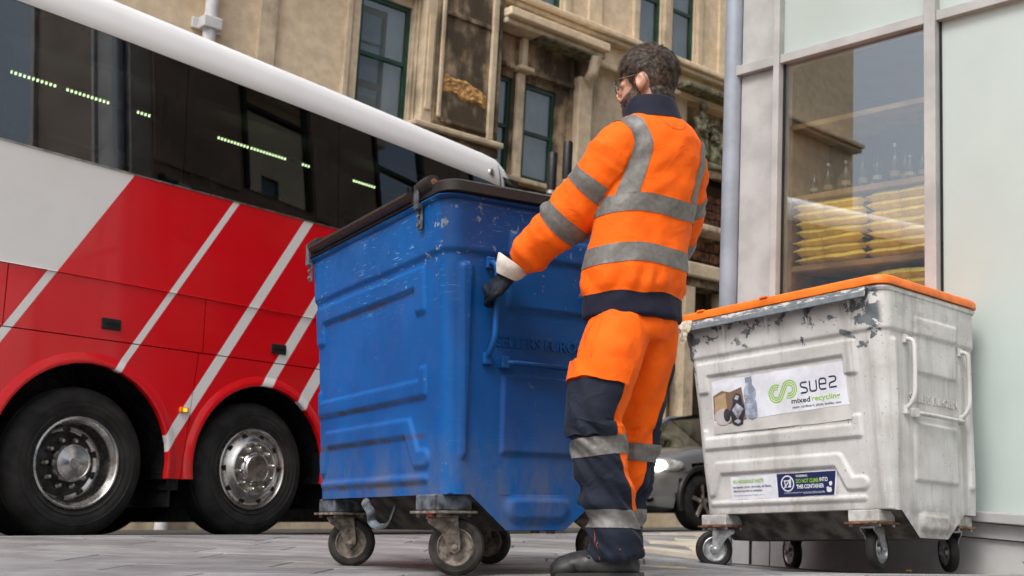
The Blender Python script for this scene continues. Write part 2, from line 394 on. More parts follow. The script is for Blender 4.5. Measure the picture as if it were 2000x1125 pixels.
while t < 16:
    l = .9; P = [KP + KD * (t + .004), KP + KD * (t + l - .004), KP + KD * (t + l - .004) + KN * .298, KP + KD * (t + .004) + KN * .298]
    z0, z1 = kz(t), kz(t + l)
    v = [(*p, -.1) for p in P] + [(*P[0], z0 - .012), (*P[1], z1 - .012), (*P[2], z1), (*P[3], z0)] + [(*(P[0] + KN * .015), z0 + .001), (*(P[1] + KN * .015), z1 + .001)]
    ob('kerb_stone', (v, [(4, 5, 9, 8), (8, 9, 6, 7), (0, 1, 5, 4), (1, 2, 6, 9, 5), (3, 0, 4, 8, 7), (2, 3, 7, 6)][:]), MAT['kerb'], pav); t += l

# gravity-level building frames (the street falls away a little under them)
GV = nrm((.052, -.058, 1))
def level(az):
    d = V3(sin(az), cos(az), 0); d[2] = -(d @ GV) / GV[2]; return nrm(d)
def frame4(O, X):
    Yv = np.cross(GV, X); m = Matrix.Identity(4)
    for i in range(3): m[i][0], m[i][1], m[i][2], m[i][3] = X[i], Yv[i], GV[i], O[i]
    return m

# ================================================================== stone building across the street
SX = level(radians(49.5)); ST = empty('stone_building', mat4=frame4((.4995, 22.0, 0), SX))
tag(ST, 'old sooty sandstone building with green sash windows behind the coach', 'building')
def sb(name, mat, *a, b=0, parent=ST, smooth=None): return ob(name, box(*a, b=b), MAT[mat], parent, smooth)
def wallrun(x0, x1, z0, z1, holes, mat, y0=0.0, y1=.55, name='wall'):
    """solid wall with rectangular openings, built from butted blocks"""
    hs = sorted(holes); x = x0
    for hx0, hx1, hz0, hz1 in hs:
        if hx0 > x: sb(name, mat, x, hx0, y0, y1, z0, z1)
        if hz0 > z0: sb(name, mat, hx0, hx1, y0, y1, z0, hz0)
        if hz1 < z1: sb(name, mat, hx0, hx1, y0, y1, hz1, z1)
        x = hx1
    if x < x1: sb(name, mat, x, x1, y0, y1, z0, z1)
def sash(x0, x1, z0, z1, y=.045, blind=True):
    w = ob('sash_window', join(box(x0, x0 + .07, y, y + .09, z0, z1), box(x1 - .07, x1, y, y + .09, z0, z1), box(x0 + .07, x1 - .07, y, y + .09, z1 - .08, z1), box(x0 + .07, x1 - .07, y, y + .09, z0, z0 + .09)), MAT['green'], ST)
    zm = (z0 + z1) / 2
    ob('meeting_rail', box(x0 + .07, x1 - .07, y + .01, y + .085, zm - .035, zm + .035), MAT['green'], w)
    ob('pane', box(x0 + .07, x1 - .07, y + .04, y + .046, zm + .035, z1 - .08), MAT['sashglass'], w)
    ob('pane', box(x0 + .07, x1 - .07, y + .055, y + .061, z0 + .09, zm - .035), MAT['sashglass'], w)
    if blind: ob('blind', box(x0 + .02, x1 - .02, y + .14, y + .15, z0, z1), MAT['blind'], w)
    return w
# ground floor (mostly hidden by the coach)
wallrun(-30, 3.6, -1.2, 6.2, [(-26, -24.5, 1, 4.6), (-21, -19.5, 1, 4.6), (-16, -14.5, 1, 4.6), (-11.5, -10, 1, 4.6), (-1.4, .1, 1, 4.4)], 'stone2')
for a in (-26, -21, -16, -11.5, -1.4): sash(a, a + 1.5, 1, 4.6 if a != -1.4 else 4.4)
sb('string_course', 'stone2', -30, 3.6, -.18, .5, 6.2, 6.42, b=.03)
# first floor
wallrun(-30, -5.15, 6.42, 10.25, [(-26, -25, 7.34, 9.5), (-21.5, -20.5, 7.34, 9.5), (-17, -16, 7.34, 9.5), (-12.6, -11.6, 7.34, 9.5)], 'stone')
for a in (-26, -21.5, -17, -12.6): sash(a, a + 1, 7.34, 9.5)
sb('pilaster', 'stone2', -6.8, -6.5, -.09, 0, 6.42, 10.25)
sb('pilaster', 'stone', -10.6, -10.25, -.09, 0, 6.42, 10.25)
wallrun(-5.15, -3.25, 6.42, 10.25, [(-4.84, -3.74, 7.33, 9.55)], 'stone2')
for x0, x1, p in ((-5.16, -5.05, .10), (-5.05, -4.93, .06), (-4.95, -4.86, .05), (-3.72, -3.66, .05), (-3.66, -3.615, .10)):
    sb('architrave', 'stone2', x0, x1, -p, 0, 7.30, 9.75, b=.015)
sb('lintel', 'stone2', -5.2, -3.6, -.2, 0, 9.76, 10.0, b=.03)
sash(-4.84, -3.74, 7.33, 9.55)
# projecting sooty bay with its panel, ribs and broken patch
sb('pilaster', 'stone2', -3.61, -3.36, -.30, 0, 7.32, 10.25, b=.02); sb('pilaster_panel', 'stone', -3.55, -3.42, -.325, -.301, 7.6, 9.4, b=.01)
sb('bay', 'sooty', -3.36, -1.82, -.34, .3, 7.32, 10.25, b=.015)
for x0, x1, z0, z1, p, m in ((-3.30, -3.22, 7.5, 10.2, .05, 'stone2'), (-2.12, -1.98, 7.34, 10.2, .07, 'stone2'), (-1.93, -1.85, 7.5, 10.1, .03, 'sooty'), (-3.2, -2.14, 9.5, 9.6, .04, 'sooty'), (-3.2, -2.14, 7.42, 7.5, .05, 'sooty')):
    sb('carved_rib', m, x0, x1, -.34 - p, -.335, z0, z1, b=.02)
for k in range(0): sb('carved_rib', 'sooty', -3.12 + k * .25, -3.04 + k * .25, -.36, -.335, 7.55 + .1 * (k % 2), 7.9, b=.012)
for k in range(0): ob('carved_boss', ellipsoid((-3.05 + .19 * k, -.35, 9.3 + .12 * sin(k * 2.1)), (.06, .05, .07)), MAT['stone2'], ST, 60)
pts = [(-3.17, 8.27), (-2.9, 8.36), (-2.75, 8.3), (-2.6, 8.36), (-2.45, 8.33), (-2.2, 8.18), (-2.16, 8.02), (-2.3, 7.92), (-2.45, 7.94), (-2.6, 7.86), (-2.8, 7.95), (-3.15, 8.03)]
V, F = [], []
for j in range(22):
    for i in range(44):
        x = -3.2 + 1.06 * i / 43; zt_ = 8.34 + .05 * nz((x * 5, 0, 0)) - .16 * sm((x + 2.6) / .45); zb_ = 8.02 - .12 * nz((x * 3.1, 4, 0)) - .08 * sm((x + 3.0) / .4); q = j / 21
        e = min(q, 1 - q, i / 43, 1 - i / 43) * 8; V.append((x, -.338 - min(1, e) * (.02 + .035 * abs(nz((x * 9, q * 4, 2)))), zb_ + (zt_ - zb_) * q))
F = [(j * 44 + i, j * 44 + i + 1, (j + 1) * 44 + i + 1, (j + 1) * 44 + i) for j in range(21) for i in range(43)]
ob('broken_stone_patch', (V, F), MAT['fresh'], ST)
sb('backing_wall', 'sooty', -30, 3.6, .57, .60, -1.2, 15.5); sb('backing_wall', 'sooty', 3.6, 12, .61, .64, -1.2, 15.5)
sb('bay_ledge', 'stone2', -3.85, -1.76, -.48, .2, 7.2, 7.315, b=.03); sb('bay_ledge', 'sooty', -3.8, -1.8, -.38, .2, 7.02, 7.19, b=.03)
sb('wall', 'sooty', -5.15 + 1.35, -1.82, -.2, .0, 6.43, 7.01)
# recessed pair of windows
wallrun(-1.82, .37, 6.42, 9.0, [(-1.80, -1.25, 6.88, 8.86), (-.90, -.06, 6.88, 8.86)], 'sooty')
wallrun(-1.82, .37, 9.0, 9.72, [], 'sooty', -.02)
sash(-1.80, -1.25, 6.88, 8.86); sash(-.90, -.06, 6.88, 8.86)
sb('window_column', 'stone2', -1.19, -.99, -.12, 0, 6.83, 9.0, b=.04); sb('column_capital', 'stone2', -1.27, -.88, -.26, 0, 9.0, 9.1, b=.03); sb('window_column', 'stone2', -1.15, -1.0, -.17, -.02, 9.1, 9.72, b=.03)
sb('lintel', 'sooty', -.9, .36, -.12, -.02, 9.02, 9.12, b=.02); sb('lintel', 'sooty', -1.8, -1.28, -.12, -.02, 9.02, 9.12, b=.02)
sb('window_sill', 'stone2', -1.82, .40, -.25, 0, 6.72, 6.82, b=.02); sb('wall_panel', 'sooty', -1.7, .3, -.06, 0, 6.44, 6.6)
sb('cornice', 'stone2', -1.84, .88, -.46, 0, 9.74, 9.86, b=.03); sb('cornice', 'stone', -1.84, .90, -.58, 0, 9.87, 10.05, b=.03)
sb('cornice_moss', 'moss', -.9, .6, -.50, -.02, 9.70, 9.738)
sb('pilaster', 'stone2', .37, .76, -.24, .4, 6.42, 9.3, b=.03)
ob('scroll_bracket', tube(spl([(.565, -.30, 9.25), (.565, -.40, 9.35), (.565, -.44, 9.5), (.565, -.50, 9.70)], 5), [.12] * 16, 10), MAT['stone2'], ST, 60)
for x in (.30, .83): sb('pilaster', 'sooty', x - .05, x + .05, -.08, 0, 6.42, 9.72)
wallrun(.76, 3.6, 6.42, 9.72, [], 'stone2')
sb('frieze', 'stone', .88, 12, -.10, .5, 9.72, 10.25); sb('moulding', 'stone2', .92, 3.55, -.22, -.10, 9.68, 9.80, b=.03)
sb('frieze', 'stone2', -1.82, .88, -.12, .5, 10.06, 10.25)
for k in range(3): sb('frieze_panel', 'sooty', -1.6 + k * .8, -1.0 + k * .8, -.14, -.121, 10.09, 10.22)
sb('string_course', 'stone2', -30, 12, -.30, .5, 10.26, 10.36, b=.03); sb('string_course', 'stone', -30, 12, -.38, .5, 10.37, 10.50, b=.03)
# second floor
uh = [(-.84, -.05, 10.62, 13.0), (2.28, 3.02, 10.62, 13.0), (3.42, 4.17, 10.62, 13.0), (-4.78, -3.8, 10.62, 13.0), (-12.6, -11.6, 10.62, 13.0), (-17, -16, 10.62, 13.0), (-21.5, -20.5, 10.62, 13.0), (6.2, 7.0, 10.62, 13.0)]
wallrun(-30, 12, 10.51, 15.5, uh, 'stone')
for h in uh: sash(*h)
for x in (2.16, 3.16, 4.3, -.95, .08): sb('pilaster', 'stone2', x - .09, x + .09, -.10, 0, 10.51, 13.2, b=.02)
for x in (.9, 5.2): sb('pilaster', 'stone', x - .2, x + .2, -.08, 0, 10.51, 15.4, b=.02)
sb('parapet', 'stone2', -30, 12, -.5, .6, 15.5, 16.1, b=.05)
# portal with carved figures
sb('wall', 'stone2', 3.6, 4.0, 0, .5, 6.9, 9.72); sb('wall', 'sooty', 4.0, 12, .25, .6, 8.28, 9.72)
sb('portal_cornice', 'moss', 3.5, 5.4, -.5, 0, 9.85, 9.98, b=.03)
wallrun(3.6, 12, -1.2, 8.0, [(4.35, 5.35, -1.2, 5.4)], 'sooty', .3, .6)
sb('portal_ledge', 'moss', 4.2, 12, -.45, .25, 8.12, 8.27, b=.04)
arc = [(4.1 + 2.6 * k / 12, 7.75 + .42 * sin(pi * min(1, .18 + .82 * k / 12))) for k in range(13)]
ob('portal_arch', tube([(x, -.2, z) for x, z in arc], .14, 8), MAT['stone2'], ST, 50)
for r in range(4):
    for k in range(7): sb('brick', 'brick', 3.95 + k * .31 + (r % 2) * .15, 3.95 + k * .31 + .285 + (r % 2) * .15, .18, .295, 6.98 + r * .19, 6.98 + r * .19 + .17, b=.008)
sb('portal_ledge', 'stone2', 3.5, 12, -.30, .29, 6.70, 6.86, b=.04)
for r in range(2):
    for k in range(7): sb('brick', 'brick', 3.95 + k * .31 + (r % 2) * .15, 3.95 + k * .31 + .285 + (r % 2) * .15, .2, .295, 6.12 + r * .25, 6.12 + r * .25 + .225, b=.008)
sb('portal_lintel', 'stone2', 3.5, 12, -.22, .29, 5.62, 5.95, b=.04); sb('portal_lintel', 'sooty', 3.6, 12, -.1, .29, 5.42, 5.61, b=.02)
sb('door_post', 'stone2', 5.36, 5.62, -.12, .28, -1.2, 5.41, b=.02); sb('door_post', 'stone2', 4.0, 4.34, -.12, .28, -1.2, 5.41, b=.02)
dd = sb('door', 'door', 4.36, 5.34, .42, .50, -1.2, 5.39)
for k in range(4):
    for x in (4.44, 4.90): ob('door_panel', box(x, x + .36, .40, .419, -.9 + k * 1.5, .35 + k * 1.5, b=.015), MAT['door'], dd)
sb('plinth', 'stone', 2.4, 4.0, -.35, 0, -1.2, 2.1, b=.04)
fig = []
for x, h, lean in ((4.28, 1.5, .06), (4.78, 1.15, -.05), (5.12, .9, .04)):
    fig.append(rings([((x + lean * t, -.18, 8.27 + h * t), (1, 0, 0), (0, 1, 0), r, r * .8) for t, r in ((0, .20), (.2, .23), (.45, .17), (.62, .19), (.74, .16), (.80, .07))], 12))
    fig.append(ellipsoid((x + lean, -.2, 8.27 + h * .90), (.10, .11, .13)))
    fig.append(tube([(x - .15, -.2, 8.27 + h * .70), (x - .2, -.34, 8.27 + h * .5), (x - .02, -.4, 8.27 + h * .45)], [.07, .06, .05], 8))
    fig.append(tube([(x + .15, -.2, 8.27 + h * .70), (x + .22, -.32, 8.27 + h * .52), (x + .1, -.42, 8.27 + h * .6)], [.07, .06, .05], 8))
v, nn, tr = remesh(join(*fig), .025, 2); v = v + nn * np.array([[.03 * nz(p, 7) + .02 * nz(p, 18, 4)] for p in v])
st = ob('carved_figures', (v, tr), MAT['moss'], ST, 180); tag(st, 'weathered mossy carved stone figures over the doorway')
# white downpipe
dp = ob('downpipe', tube([(-7.70, -.16, -.5), (-7.70, -.16, 15.4)], .105, 14), MAT['whitepipe'], ST, 60); tag(dp, 'white cast-iron downpipe')
for z in (2, 5, 8.0, 11, 14): ob('pipe_bracket', join(box(-7.95, -7.45, -.06, 0, z - .09, z + .09, b=.01), lathe([(.105, z - .1), (.135, z - .1), (.135, z + .1), (.105, z + .1)], 14, 'z') if False else box(-7.86, -7.54, -.29, -.06, z - .1, z + .1, b=.02)), MAT['whitepipe'], dp)

# ================================================================== glass-fronted corner shop
FX = -level(radians(-41.4)); SH = empty('shop_building', mat4=frame4((2.17, 6.36, -.13), FX))
tag(SH, 'pale metal framed glass corner shop behind the white bin', 'building')
def hb(name, mat, *a, b=0, parent=SH): return ob(name, box(*a, b=b), MAT[mat], parent)
hb('corner_panel', 'frame', -1.16, -.875, -.012, .12, -.3, 3.19, b=.004); hb('corner_panel', 'frame', -1.16, -.875, -.012, .12, 3.262, 14, b=.004)
hb('panel_trim', 'frame', -1.20, -.872, -.055, -.005, 3.192, 3.26, b=.004)
ob('panel_joint', box(-1.02, -1.005, -.02, -.013, -.3, .42), MAT['black'], SH)
for x0, x1 in ((-.874, -.828), (.18, .25), (2.1, 2.17), (4.0, 4.07), (6.0, 6.07)): hb('mullion', 'frame', x0, x1, -.06, .10, .41, 14, b=.004)
xs = [(-.828, .18), (.25, 2.1), (2.17, 4.0), (4.07, 6.0), (6.07, 9.0)]
for i, (x0, x1) in enumerate(xs):
    for z in (3.2, 4.3, 7.4, 10.4): hb('transom', 'frame', x0, x1, -.045, .09, z, z + .06, b=.003)
    if i: hb('shop_panel', 'frost', x0, x1, .0, .02, .41, 3.2)
    for k, z in enumerate((3.26, 4.36, 7.46, 10.46)): hb('shop_panel', 'frost' if k < 1 else ('panelstone' if (i + k) % 2 else 'skyglass'), x0, x1, .0, .02, z, (4.3, 7.4, 10.4, 14)[k])
    for a_, b_ in ((x0, x0 + .014), (x1 - .014, x1)): hb('gasket', 'black', a_, b_, -.008, -.001, .41, 3.2)
hb('shop_window', 'shopglass', -.828, .18, .0, .012, .41, 3.2)
hb('sill', 'frame', -.874, 9, -.10, .1, .355, .41, b=.006); hb('sill', 'frame', -.86, 9, -.045, .1, .272, .35, b=.004); hb('base_panel', 'frame', -.86, 9, -.02, .1, -.4, .266)
hb('roof', 'frame', -1.3, 9, .1, 9, 14, 14.3)
# room behind the shop window
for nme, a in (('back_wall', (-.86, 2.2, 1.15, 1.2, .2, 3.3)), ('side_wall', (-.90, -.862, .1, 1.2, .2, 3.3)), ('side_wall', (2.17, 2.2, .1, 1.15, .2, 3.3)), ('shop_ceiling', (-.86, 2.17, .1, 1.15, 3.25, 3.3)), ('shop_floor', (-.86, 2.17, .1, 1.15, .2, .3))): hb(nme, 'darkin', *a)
# side street face of the shop building, clad in brown stone, mirrored by the coach
hb('side_street_wall', 'panelstone', -1.36, -1.33, .35, 12, -.6, 14)
for c in range(8):
    for r in range(6):
        y0 = .36 + c * 1.45; z0 = -.2 + r * 2.35
        if (c % 2 == 1 and r > 0) or (c + r) % 4 == 1:
            w = hb('side_window', 'skyglass', -1.375, -1.362, y0 + .12, y0 + 1.3, z0 + .1, z0 + 2.2)
            for a in ((y0 + .06, y0 + .12), (y0 + 1.3, y0 + 1.36)): ob('window_frame', box(-1.42, -1.361, a[0], a[1], z0 + .1, z0 + 2.2), MAT['black'], w)
            ob('window_frame', box(-1.42, -1.361, y0 + .12, y0 + 1.3, z0 + 1.25, z0 + 1.31), MAT['black'], w)
        else: hb('stone_panel', 'panelstone', -1.395, -1.362, y0 + .012, y0 + 1.43, z0 + .012, z0 + 2.33)
gp = ob('downpipe', tube([(-1.225, -.02, -.3), (-1.225, -.02, 14)], .062, 18), MAT['pipe'], SH, 60); tag(gp, 'blue-grey round downpipe at the shop corner')
ob('corner_return', box(-1.33, -1.165, .07, .35, -.4, 14), MAT['frame'], SH)

# shelving, bags, bottles (free-standing things inside the shop)
def at_shop(x, y, z, rz=0): return frame4((2.17, 6.36, -.13), FX) @ Matrix.Translation((x, y, z)) @ Matrix.Rotation(rz, 4, 'Z')
def shop_empty(name, x, y, z, rz=0): return empty(name, mat4=at_shop(x, y, z, rz))
SY = .07
rack = shop_empty('shelving', 0, SY, 0); tag(rack, 'pine shelving holding yellow bags and bottles behind the shop window', 'shelving')
for z in (.75, 1.30, 1.86, 2.32, 2.80): ob('shelf', box(-.80, .40, 0, .42, z - .035, z, b=.004), MAT['wood'], rack)
for x in (-.835, .402): ob('upright', box(x, x + .033, 0, .42, .30, 2.80, b=.003), MAT['wood'], rack)
def bag_vf(w, d, h, seed):
    V, F = [], []; nx, ny = 15, 9
    for s in (1, -1):
        for j in range(ny):
            for i in range(nx):
                u, q = i / (nx - 1) * 2 - 1, j / (ny - 1) * 2 - 1
                e = max(0, 1 - abs(u) ** 9) ** .5 * max(0, 1 - abs(q) ** 8) ** .5
                z = s * h / 2 * e * (1 + .16 * nz((u * 2, q * 2, seed), 1.6)) + .006 * nz((u * 7, q * 5, seed + s), 1.2) * e + .010 * nz((u * 1.5, seed, 3))
                V.append((u * w / 2 * (1 + .02 * nz((q * 3, seed, 0))), q * d / 2, z))
    n = nx * ny
    for k, o in ((0, 0), (1, n)):
        for j in range(ny - 1):
            for i in range(nx - 1):
                q = (o + j * nx + i, o + j * nx + i + 1, o + (j + 1) * nx + i + 1, o + (j + 1) * nx + i); F.append(q if k == 0 else q[::-1])
    return V, F
ordn = ['lowest', 'second lowest', 'third lowest', 'fourth lowest', 'fifth lowest', 'sixth lowest', 'seventh lowest', 'topmost']
def bag_column(cx, z0, n, w, side, group):
    z = z0
    for k in range(n):
        h = .058 + .008 * random.random(); o = shop_empty('yellow_bag', cx + random.uniform(-.012, .012), SY + .15, z + h / 2, random.uniform(-.04, .04))
        nm = 'topmost' if k == n - 1 else ordn[k]
        tag(o, f'{nm} yellow bag in the {side}', 'bag', group)
        ob('bag_body', bag_vf(w, .30, h * 1.12, k * 3.1 + cx * 7), MAT['bagyellow'], o, 180)
        ex = w / 2 - .02; ob('bag_end', box(ex - .012, ex + .014, -.10, .10, -h * .33, h * .33, b=.006), MAT['bagdark'], o)
        z += h * .93
bag_column(-.535, 1.865, 7, .50, 'left pile above the lower shelf', 'yellow bags piled on the shelf')
bag_column(-.01, 1.865, 8 if False else 7, .53, 'right pile above the lower shelf', 'yellow bags piled on the shelf')
bag_column(-.50, 1.31, 7, .52, 'left pile just above the orange lid', 'yellow bags on the lower shelf')
bag_column(.05, 1.31, 8, .53, 'right pile just above the orange lid', 'yellow bags on the lower shelf')
def bottle_vf(h, r): return lathe([(0, 0), (r, 0), (r, h * .58), (r * .85, h * .66), (r * .36, h * .78), (r * .33, h * .97), (r * .42, h * .975), (r * .42, h), (0, h)], 14, 'z')
bx = [-.70, -.63, -.56, -.47, -.38, -.325, -.25, -.16, -.12, -.03, .02, .07, .12, .16]
bh = [.16, .22, .14, .20, .25, .17, .20, .27, .24, .16, .21, .25, .28, .22]
bplace = ['first', 'second', 'third', 'fourth', 'fifth', 'sixth', 'seventh', 'eighth', 'ninth', 'tenth', 'eleventh', 'twelfth', 'thirteenth', 'rightmost']
for i, (x, h) in enumerate(zip(bx, bh)):
    o = shop_empty('bottle', x, SY + .10 + .05 * (i % 3), 2.321); r = .026 + .004 * (i % 2)
    ob('glass_body', bottle_vf(h, r), MAT['bottle'], o, 40)
    ob('paper_label', lathe([(r + .0008, h * .22), (r + .0008, h * .36)], 14, 'z'), MAT['wood' if i % 3 else 'label'], o, 40)
    ob('cap', lathe([(r * .46, h * .93), (r * .46, h + .004), (0, h + .004)], 12, 'z'), MAT['alloy' if i % 2 else 'black'], o, 40)
    tag(o, f'{"tall" if h > .22 else "short"} dark glass bottle, {bplace[i]}' + ('' if i == 13 else ' from the left') + ' on the shelf over the bags', 'bottle', 'bottles on the shop shelf')

# ================================================================== coach
def coach_paint():
    n = NT('coach_livery'); X, Y, Z = n.xyz(); k = n.math('SUBTRACT', X, n.math('MULTIPLY', Z, .65))
    def band(c, w): return n.math('LESS_THAN', n.math('ABSOLUTE', n.math('SUBTRACT', k, c)), w / 2)
    red = n.mix(n.ramp(n.noise(1.2, 3), .3, .7), (.60, .0015, .007), (.66, .002, .010)); white = (.72, .71, .71)
    m = n.math('MULTIPLY', n.math('LESS_THAN', k, -1.475), n.math('GREATER_THAN', Z, 1.78))
    for c, w in ((-1.49, .066), (-.545, .060), (.2, .10), (.757, .112), (1.2, .125)): m = n.math('MAXIMUM', m, band(c, w))
    for c, w in ((4.1, .1),): m = n.math('MAXIMUM', m, band(c, w))
    dirt = n.math('ADD', n.math('MULTIPLY', n.ramp(n.noise(3, 6, .65), .45, .8), .08), n.math('MULTIPLY', n.ramp(Z, 1.0, .40), n.ramp(n.noise(5, 6, .7), .35, .75, .05, .40)))
    return n.done(n.mix(dirt, n.mix(m, red, white), (.10, .075, .06)), n.ramp(n.noise(2, 3), .3, .7, .16, .24), 0, .5, .5)
MAT['livery'] = coach_paint()
MAT['coachwhite'] = M('coach_white_roof', (.80, .80, .82), .42, var=.02, vs=1)
MAT['coachblack'] = M('coach_black_trim', (.010, .010, .011), .25, var=.2)
MAT['cabin'] = M('coach_cabin_trim', (.07, .08, .065), .7, var=.1, vs=2)
MAT['rackmat'] = M('coach_rack_panel', (.34, .38, .30), .5, var=.1, vs=2)
MAT['seat'] = M('coach_seat_fabric', (.035, .03, .04), .9, var=.3, vs=30)
MAT['curtain'] = M('coach_curtain', (.13, .14, .15), .9, var=.2, vs=12)
CO = empty('coach', (-2.905, 7.55, .07), (0, 0, atan2(.7771, .6293)))
tag(CO, 'red and silver touring coach with white roof and dark tinted windows', 'coach')
XF, XR, WD = -8.3, 4.86, 2.55
def cb(name, mat, *a, b=0, parent=CO, smooth=None): return ob(name, box(*a, b=b), MAT[mat], parent, smooth)
def arc_pts(cx, r, z0=.42, zc=.53, n=18):
    a0 = -math.asin((zc - z0) / r); return [(cx + r * cos(a0 + (pi - 2 * a0) * k / n), zc + r * sin(a0 + (pi - 2 * a0) * k / n)) for k in range(n + 1)]
def side(poly, name, y0=0.0, y1=.03): return ob(name, prism(poly[::-1], y0, y1), MAT['livery'], CO)
for s_ in (0, 1):                                                     # near side, then far side
    ys = (0, .03) if s_ == 0 else (WD, WD - .03)
    def sd_(poly, nm): return ob(nm, prism(poly[::-1] if s_ == 0 else poly, *ys), MAT['livery'], CO)
    A1, A2, A3 = arc_pts(0, .655), arc_pts(1.5, .635), arc_pts(-6.2, .65)
    sd_([(-2.3, 1.355), (.865, 1.355), (.772, .42)] + A1 + [(-2.3, .42)], 'lower_panel')
    sd_([(.873, 1.355), (2.9, 1.355), (2.9, .42)] + A2 + [(.78, .42)], 'lower_panel')
    sd_([(2.908, 1.355), (XR - .12, 1.355), (XR - .2, .45), (2.908, .42)], 'lower_panel')
    sd_([(-5.0, 1.355), (-2.308, 1.355), (-2.308, .42), (-5.0, .42)], 'lower_panel')
    sd_([(XF + .1, 1.355), (-5.008, 1.355), (-5.008, .42)] + A3 + [(XF + .1, .42)], 'lower_panel')
    for x0, x1 in ((XF + .08, -5.0), (-4.992, -3.45), (-3.442, -2.05), (-2.042, -.642), (-.634, .90), (.908, 2.9), (2.908, XR - .10)):
        h_ = sd_([(x0, 1.775), (x1, 1.775), (x1, 1.363), (x0, 1.363)], 'luggage_hatch'); xc = {-.634: .13, .908: 1.62}.get(x0, (x0 + x1) / 2)
        if s_ == 0:
            ob('handle', join(box(xc - .075, xc + .075, -.012, -.001, 1.435, 1.515, b=.006), box(xc - .055, xc + .055, -.018, -.0125, 1.478, 1.502, b=.003)), MAT['black'], h_)
    for x0, x1 in ((XF + .05, -3.0), (-2.995, XR - .08)): sd_([(x0, 2.595), (x1, 2.595), (x1, 1.785), (x0, 1.785)], 'side_panel')
ob('window_trim', box(XF + .1, XR - .1, -.006, .02, 2.596, 2.606), MAT['alloy'], CO)
ob('belt_crease', prism([(-.004, 1.777), (-.010, 1.780), (-.004, 1.784), (.02, 1.784), (.02, 1.777)], XF + .1, XR - .1, 'x'), MAT['livery'], CO)
for cx, r in ((0, .655), (1.5, .635)):                                # wheel-arch flares and wells
    V, F = [], []; pr = [(r, .03), (r, -.012), (r + .008, -.015), (r + .035, -.012), (r + .075, -.001)]
    zc, n = .53, 28; a0 = -math.asin(.11 / r)
    for k in range(n + 1):
        a = a0 + (pi - 2 * a0) * k / n
        for q, yy in pr: V.append((cx + q * cos(a), yy, max(.42, zc + q * sin(a))))
    for k in range(n):
        for j in range(4): F.append((k * 5 + j, k * 5 + j + 1, (k + 1) * 5 + j + 1, (k + 1) * 5 + j))
    ob('wheel_arch', (V, F), MAT['livery'], CO, 40)
    V = [(cx + (r + .01) * cos(a0 + (pi - 2 * a0) * k / 20), yy, .53 + (r + .01) * sin(a0 + (pi - 2 * a0) * k / 20)) for k in range(21) for yy in (.02, .95)]
    ob('wheel_well', (V, [(2 * k, 2 * k + 1, 2 * k + 3, 2 * k + 2) for k in range(20)]), MAT['coachblack'], CO, 60)
    cb('wheel_well', 'coachblack', cx - .7, cx + .7, .95, .97, .40, 1.3)
cb('underframe', 'coachblack', XF + .3, XR - .3, .05, WD - .05, 1.24, 1.34)
cb('underframe', 'coachblack', .70, .80, .06, WD - .06, .34, 1.24); cb('underframe', 'coachblack', 2.3, XR - .35, .06, WD - .06, .36, 1.24); cb('underframe', 'coachblack', -5.2, -.9, .06, WD - .06, .38, 1.24)
cb('underframe', 'coachblack', .60, .92, .45, WD - .3, .22, 1.24); cb('underframe', 'coachblack', 2.2, 3.6, .4, WD - .3, .26, .5); cb('underframe', 'coachblack', -1.6, -.75, .3, WD - .3, .24, .6)
cb('underframe', 'coachblack', -5.4, 4.2, 1.0, 1.6, .11, 1.24)
cb('axle', 'darkmetal', -.09, .09, .3, WD - .3, .44, .62); cb('axle', 'darkmetal', 1.38, 1.54, .3, WD - .3, .44, .6)
# roof: coved white panel
prof = [(.022, 3.585), (.012, 3.61), (.018, 3.69), (.030, 3.77), (.052, 3.84), (.10, 3.90), (.22, 3.945), (.45, 3.965), (.9, 3.98)]
prof = prof + [(WD - y_, z_) for y_, z_ in prof[::-1]]
xs_ = [XF + .5, -6, -3, 0, 2, 3.8, 4.25, 4.46, 4.60, 4.70, 4.78, 4.82, 4.84]; dz_ = [.03, .03, .03, .025, -.0, -.035, -.045, -.06, -.09, -.14, -.21, -.30, -.42]
V = []; n = len(prof)
for x_, q_ in zip(xs_, dz_):
    for y_, z_ in prof: V.append((x_, y_ + (.03 if x_ > 4.5 else 0) * (1 if y_ < 1 else -1), 3.60 + (z_ - 3.60) * (1 + min(0, q_ + .06) * .8) + q_))
F = [(i * n + j, (i + 1) * n + j, (i + 1) * n + j + 1, i * n + j + 1) for i in range(len(xs_) - 1) for j in range(n - 1)]
ob('roof', (V, F), MAT['coachwhite'], CO, 60)
ob('roof_joint', tube([(4.44, y_ - .004, z_ + .004 - .084) for y_, z_ in prof[:7]], .006, 6), MAT['coachblack'], CO)
ob('clearance_lamp', join(lathe([(0, -.035), (.03, -.033), (.045, -.02), (.05, 0)], 16)), MAT['alloy'], CO, 50).location = (4.30, .030, 3.64)
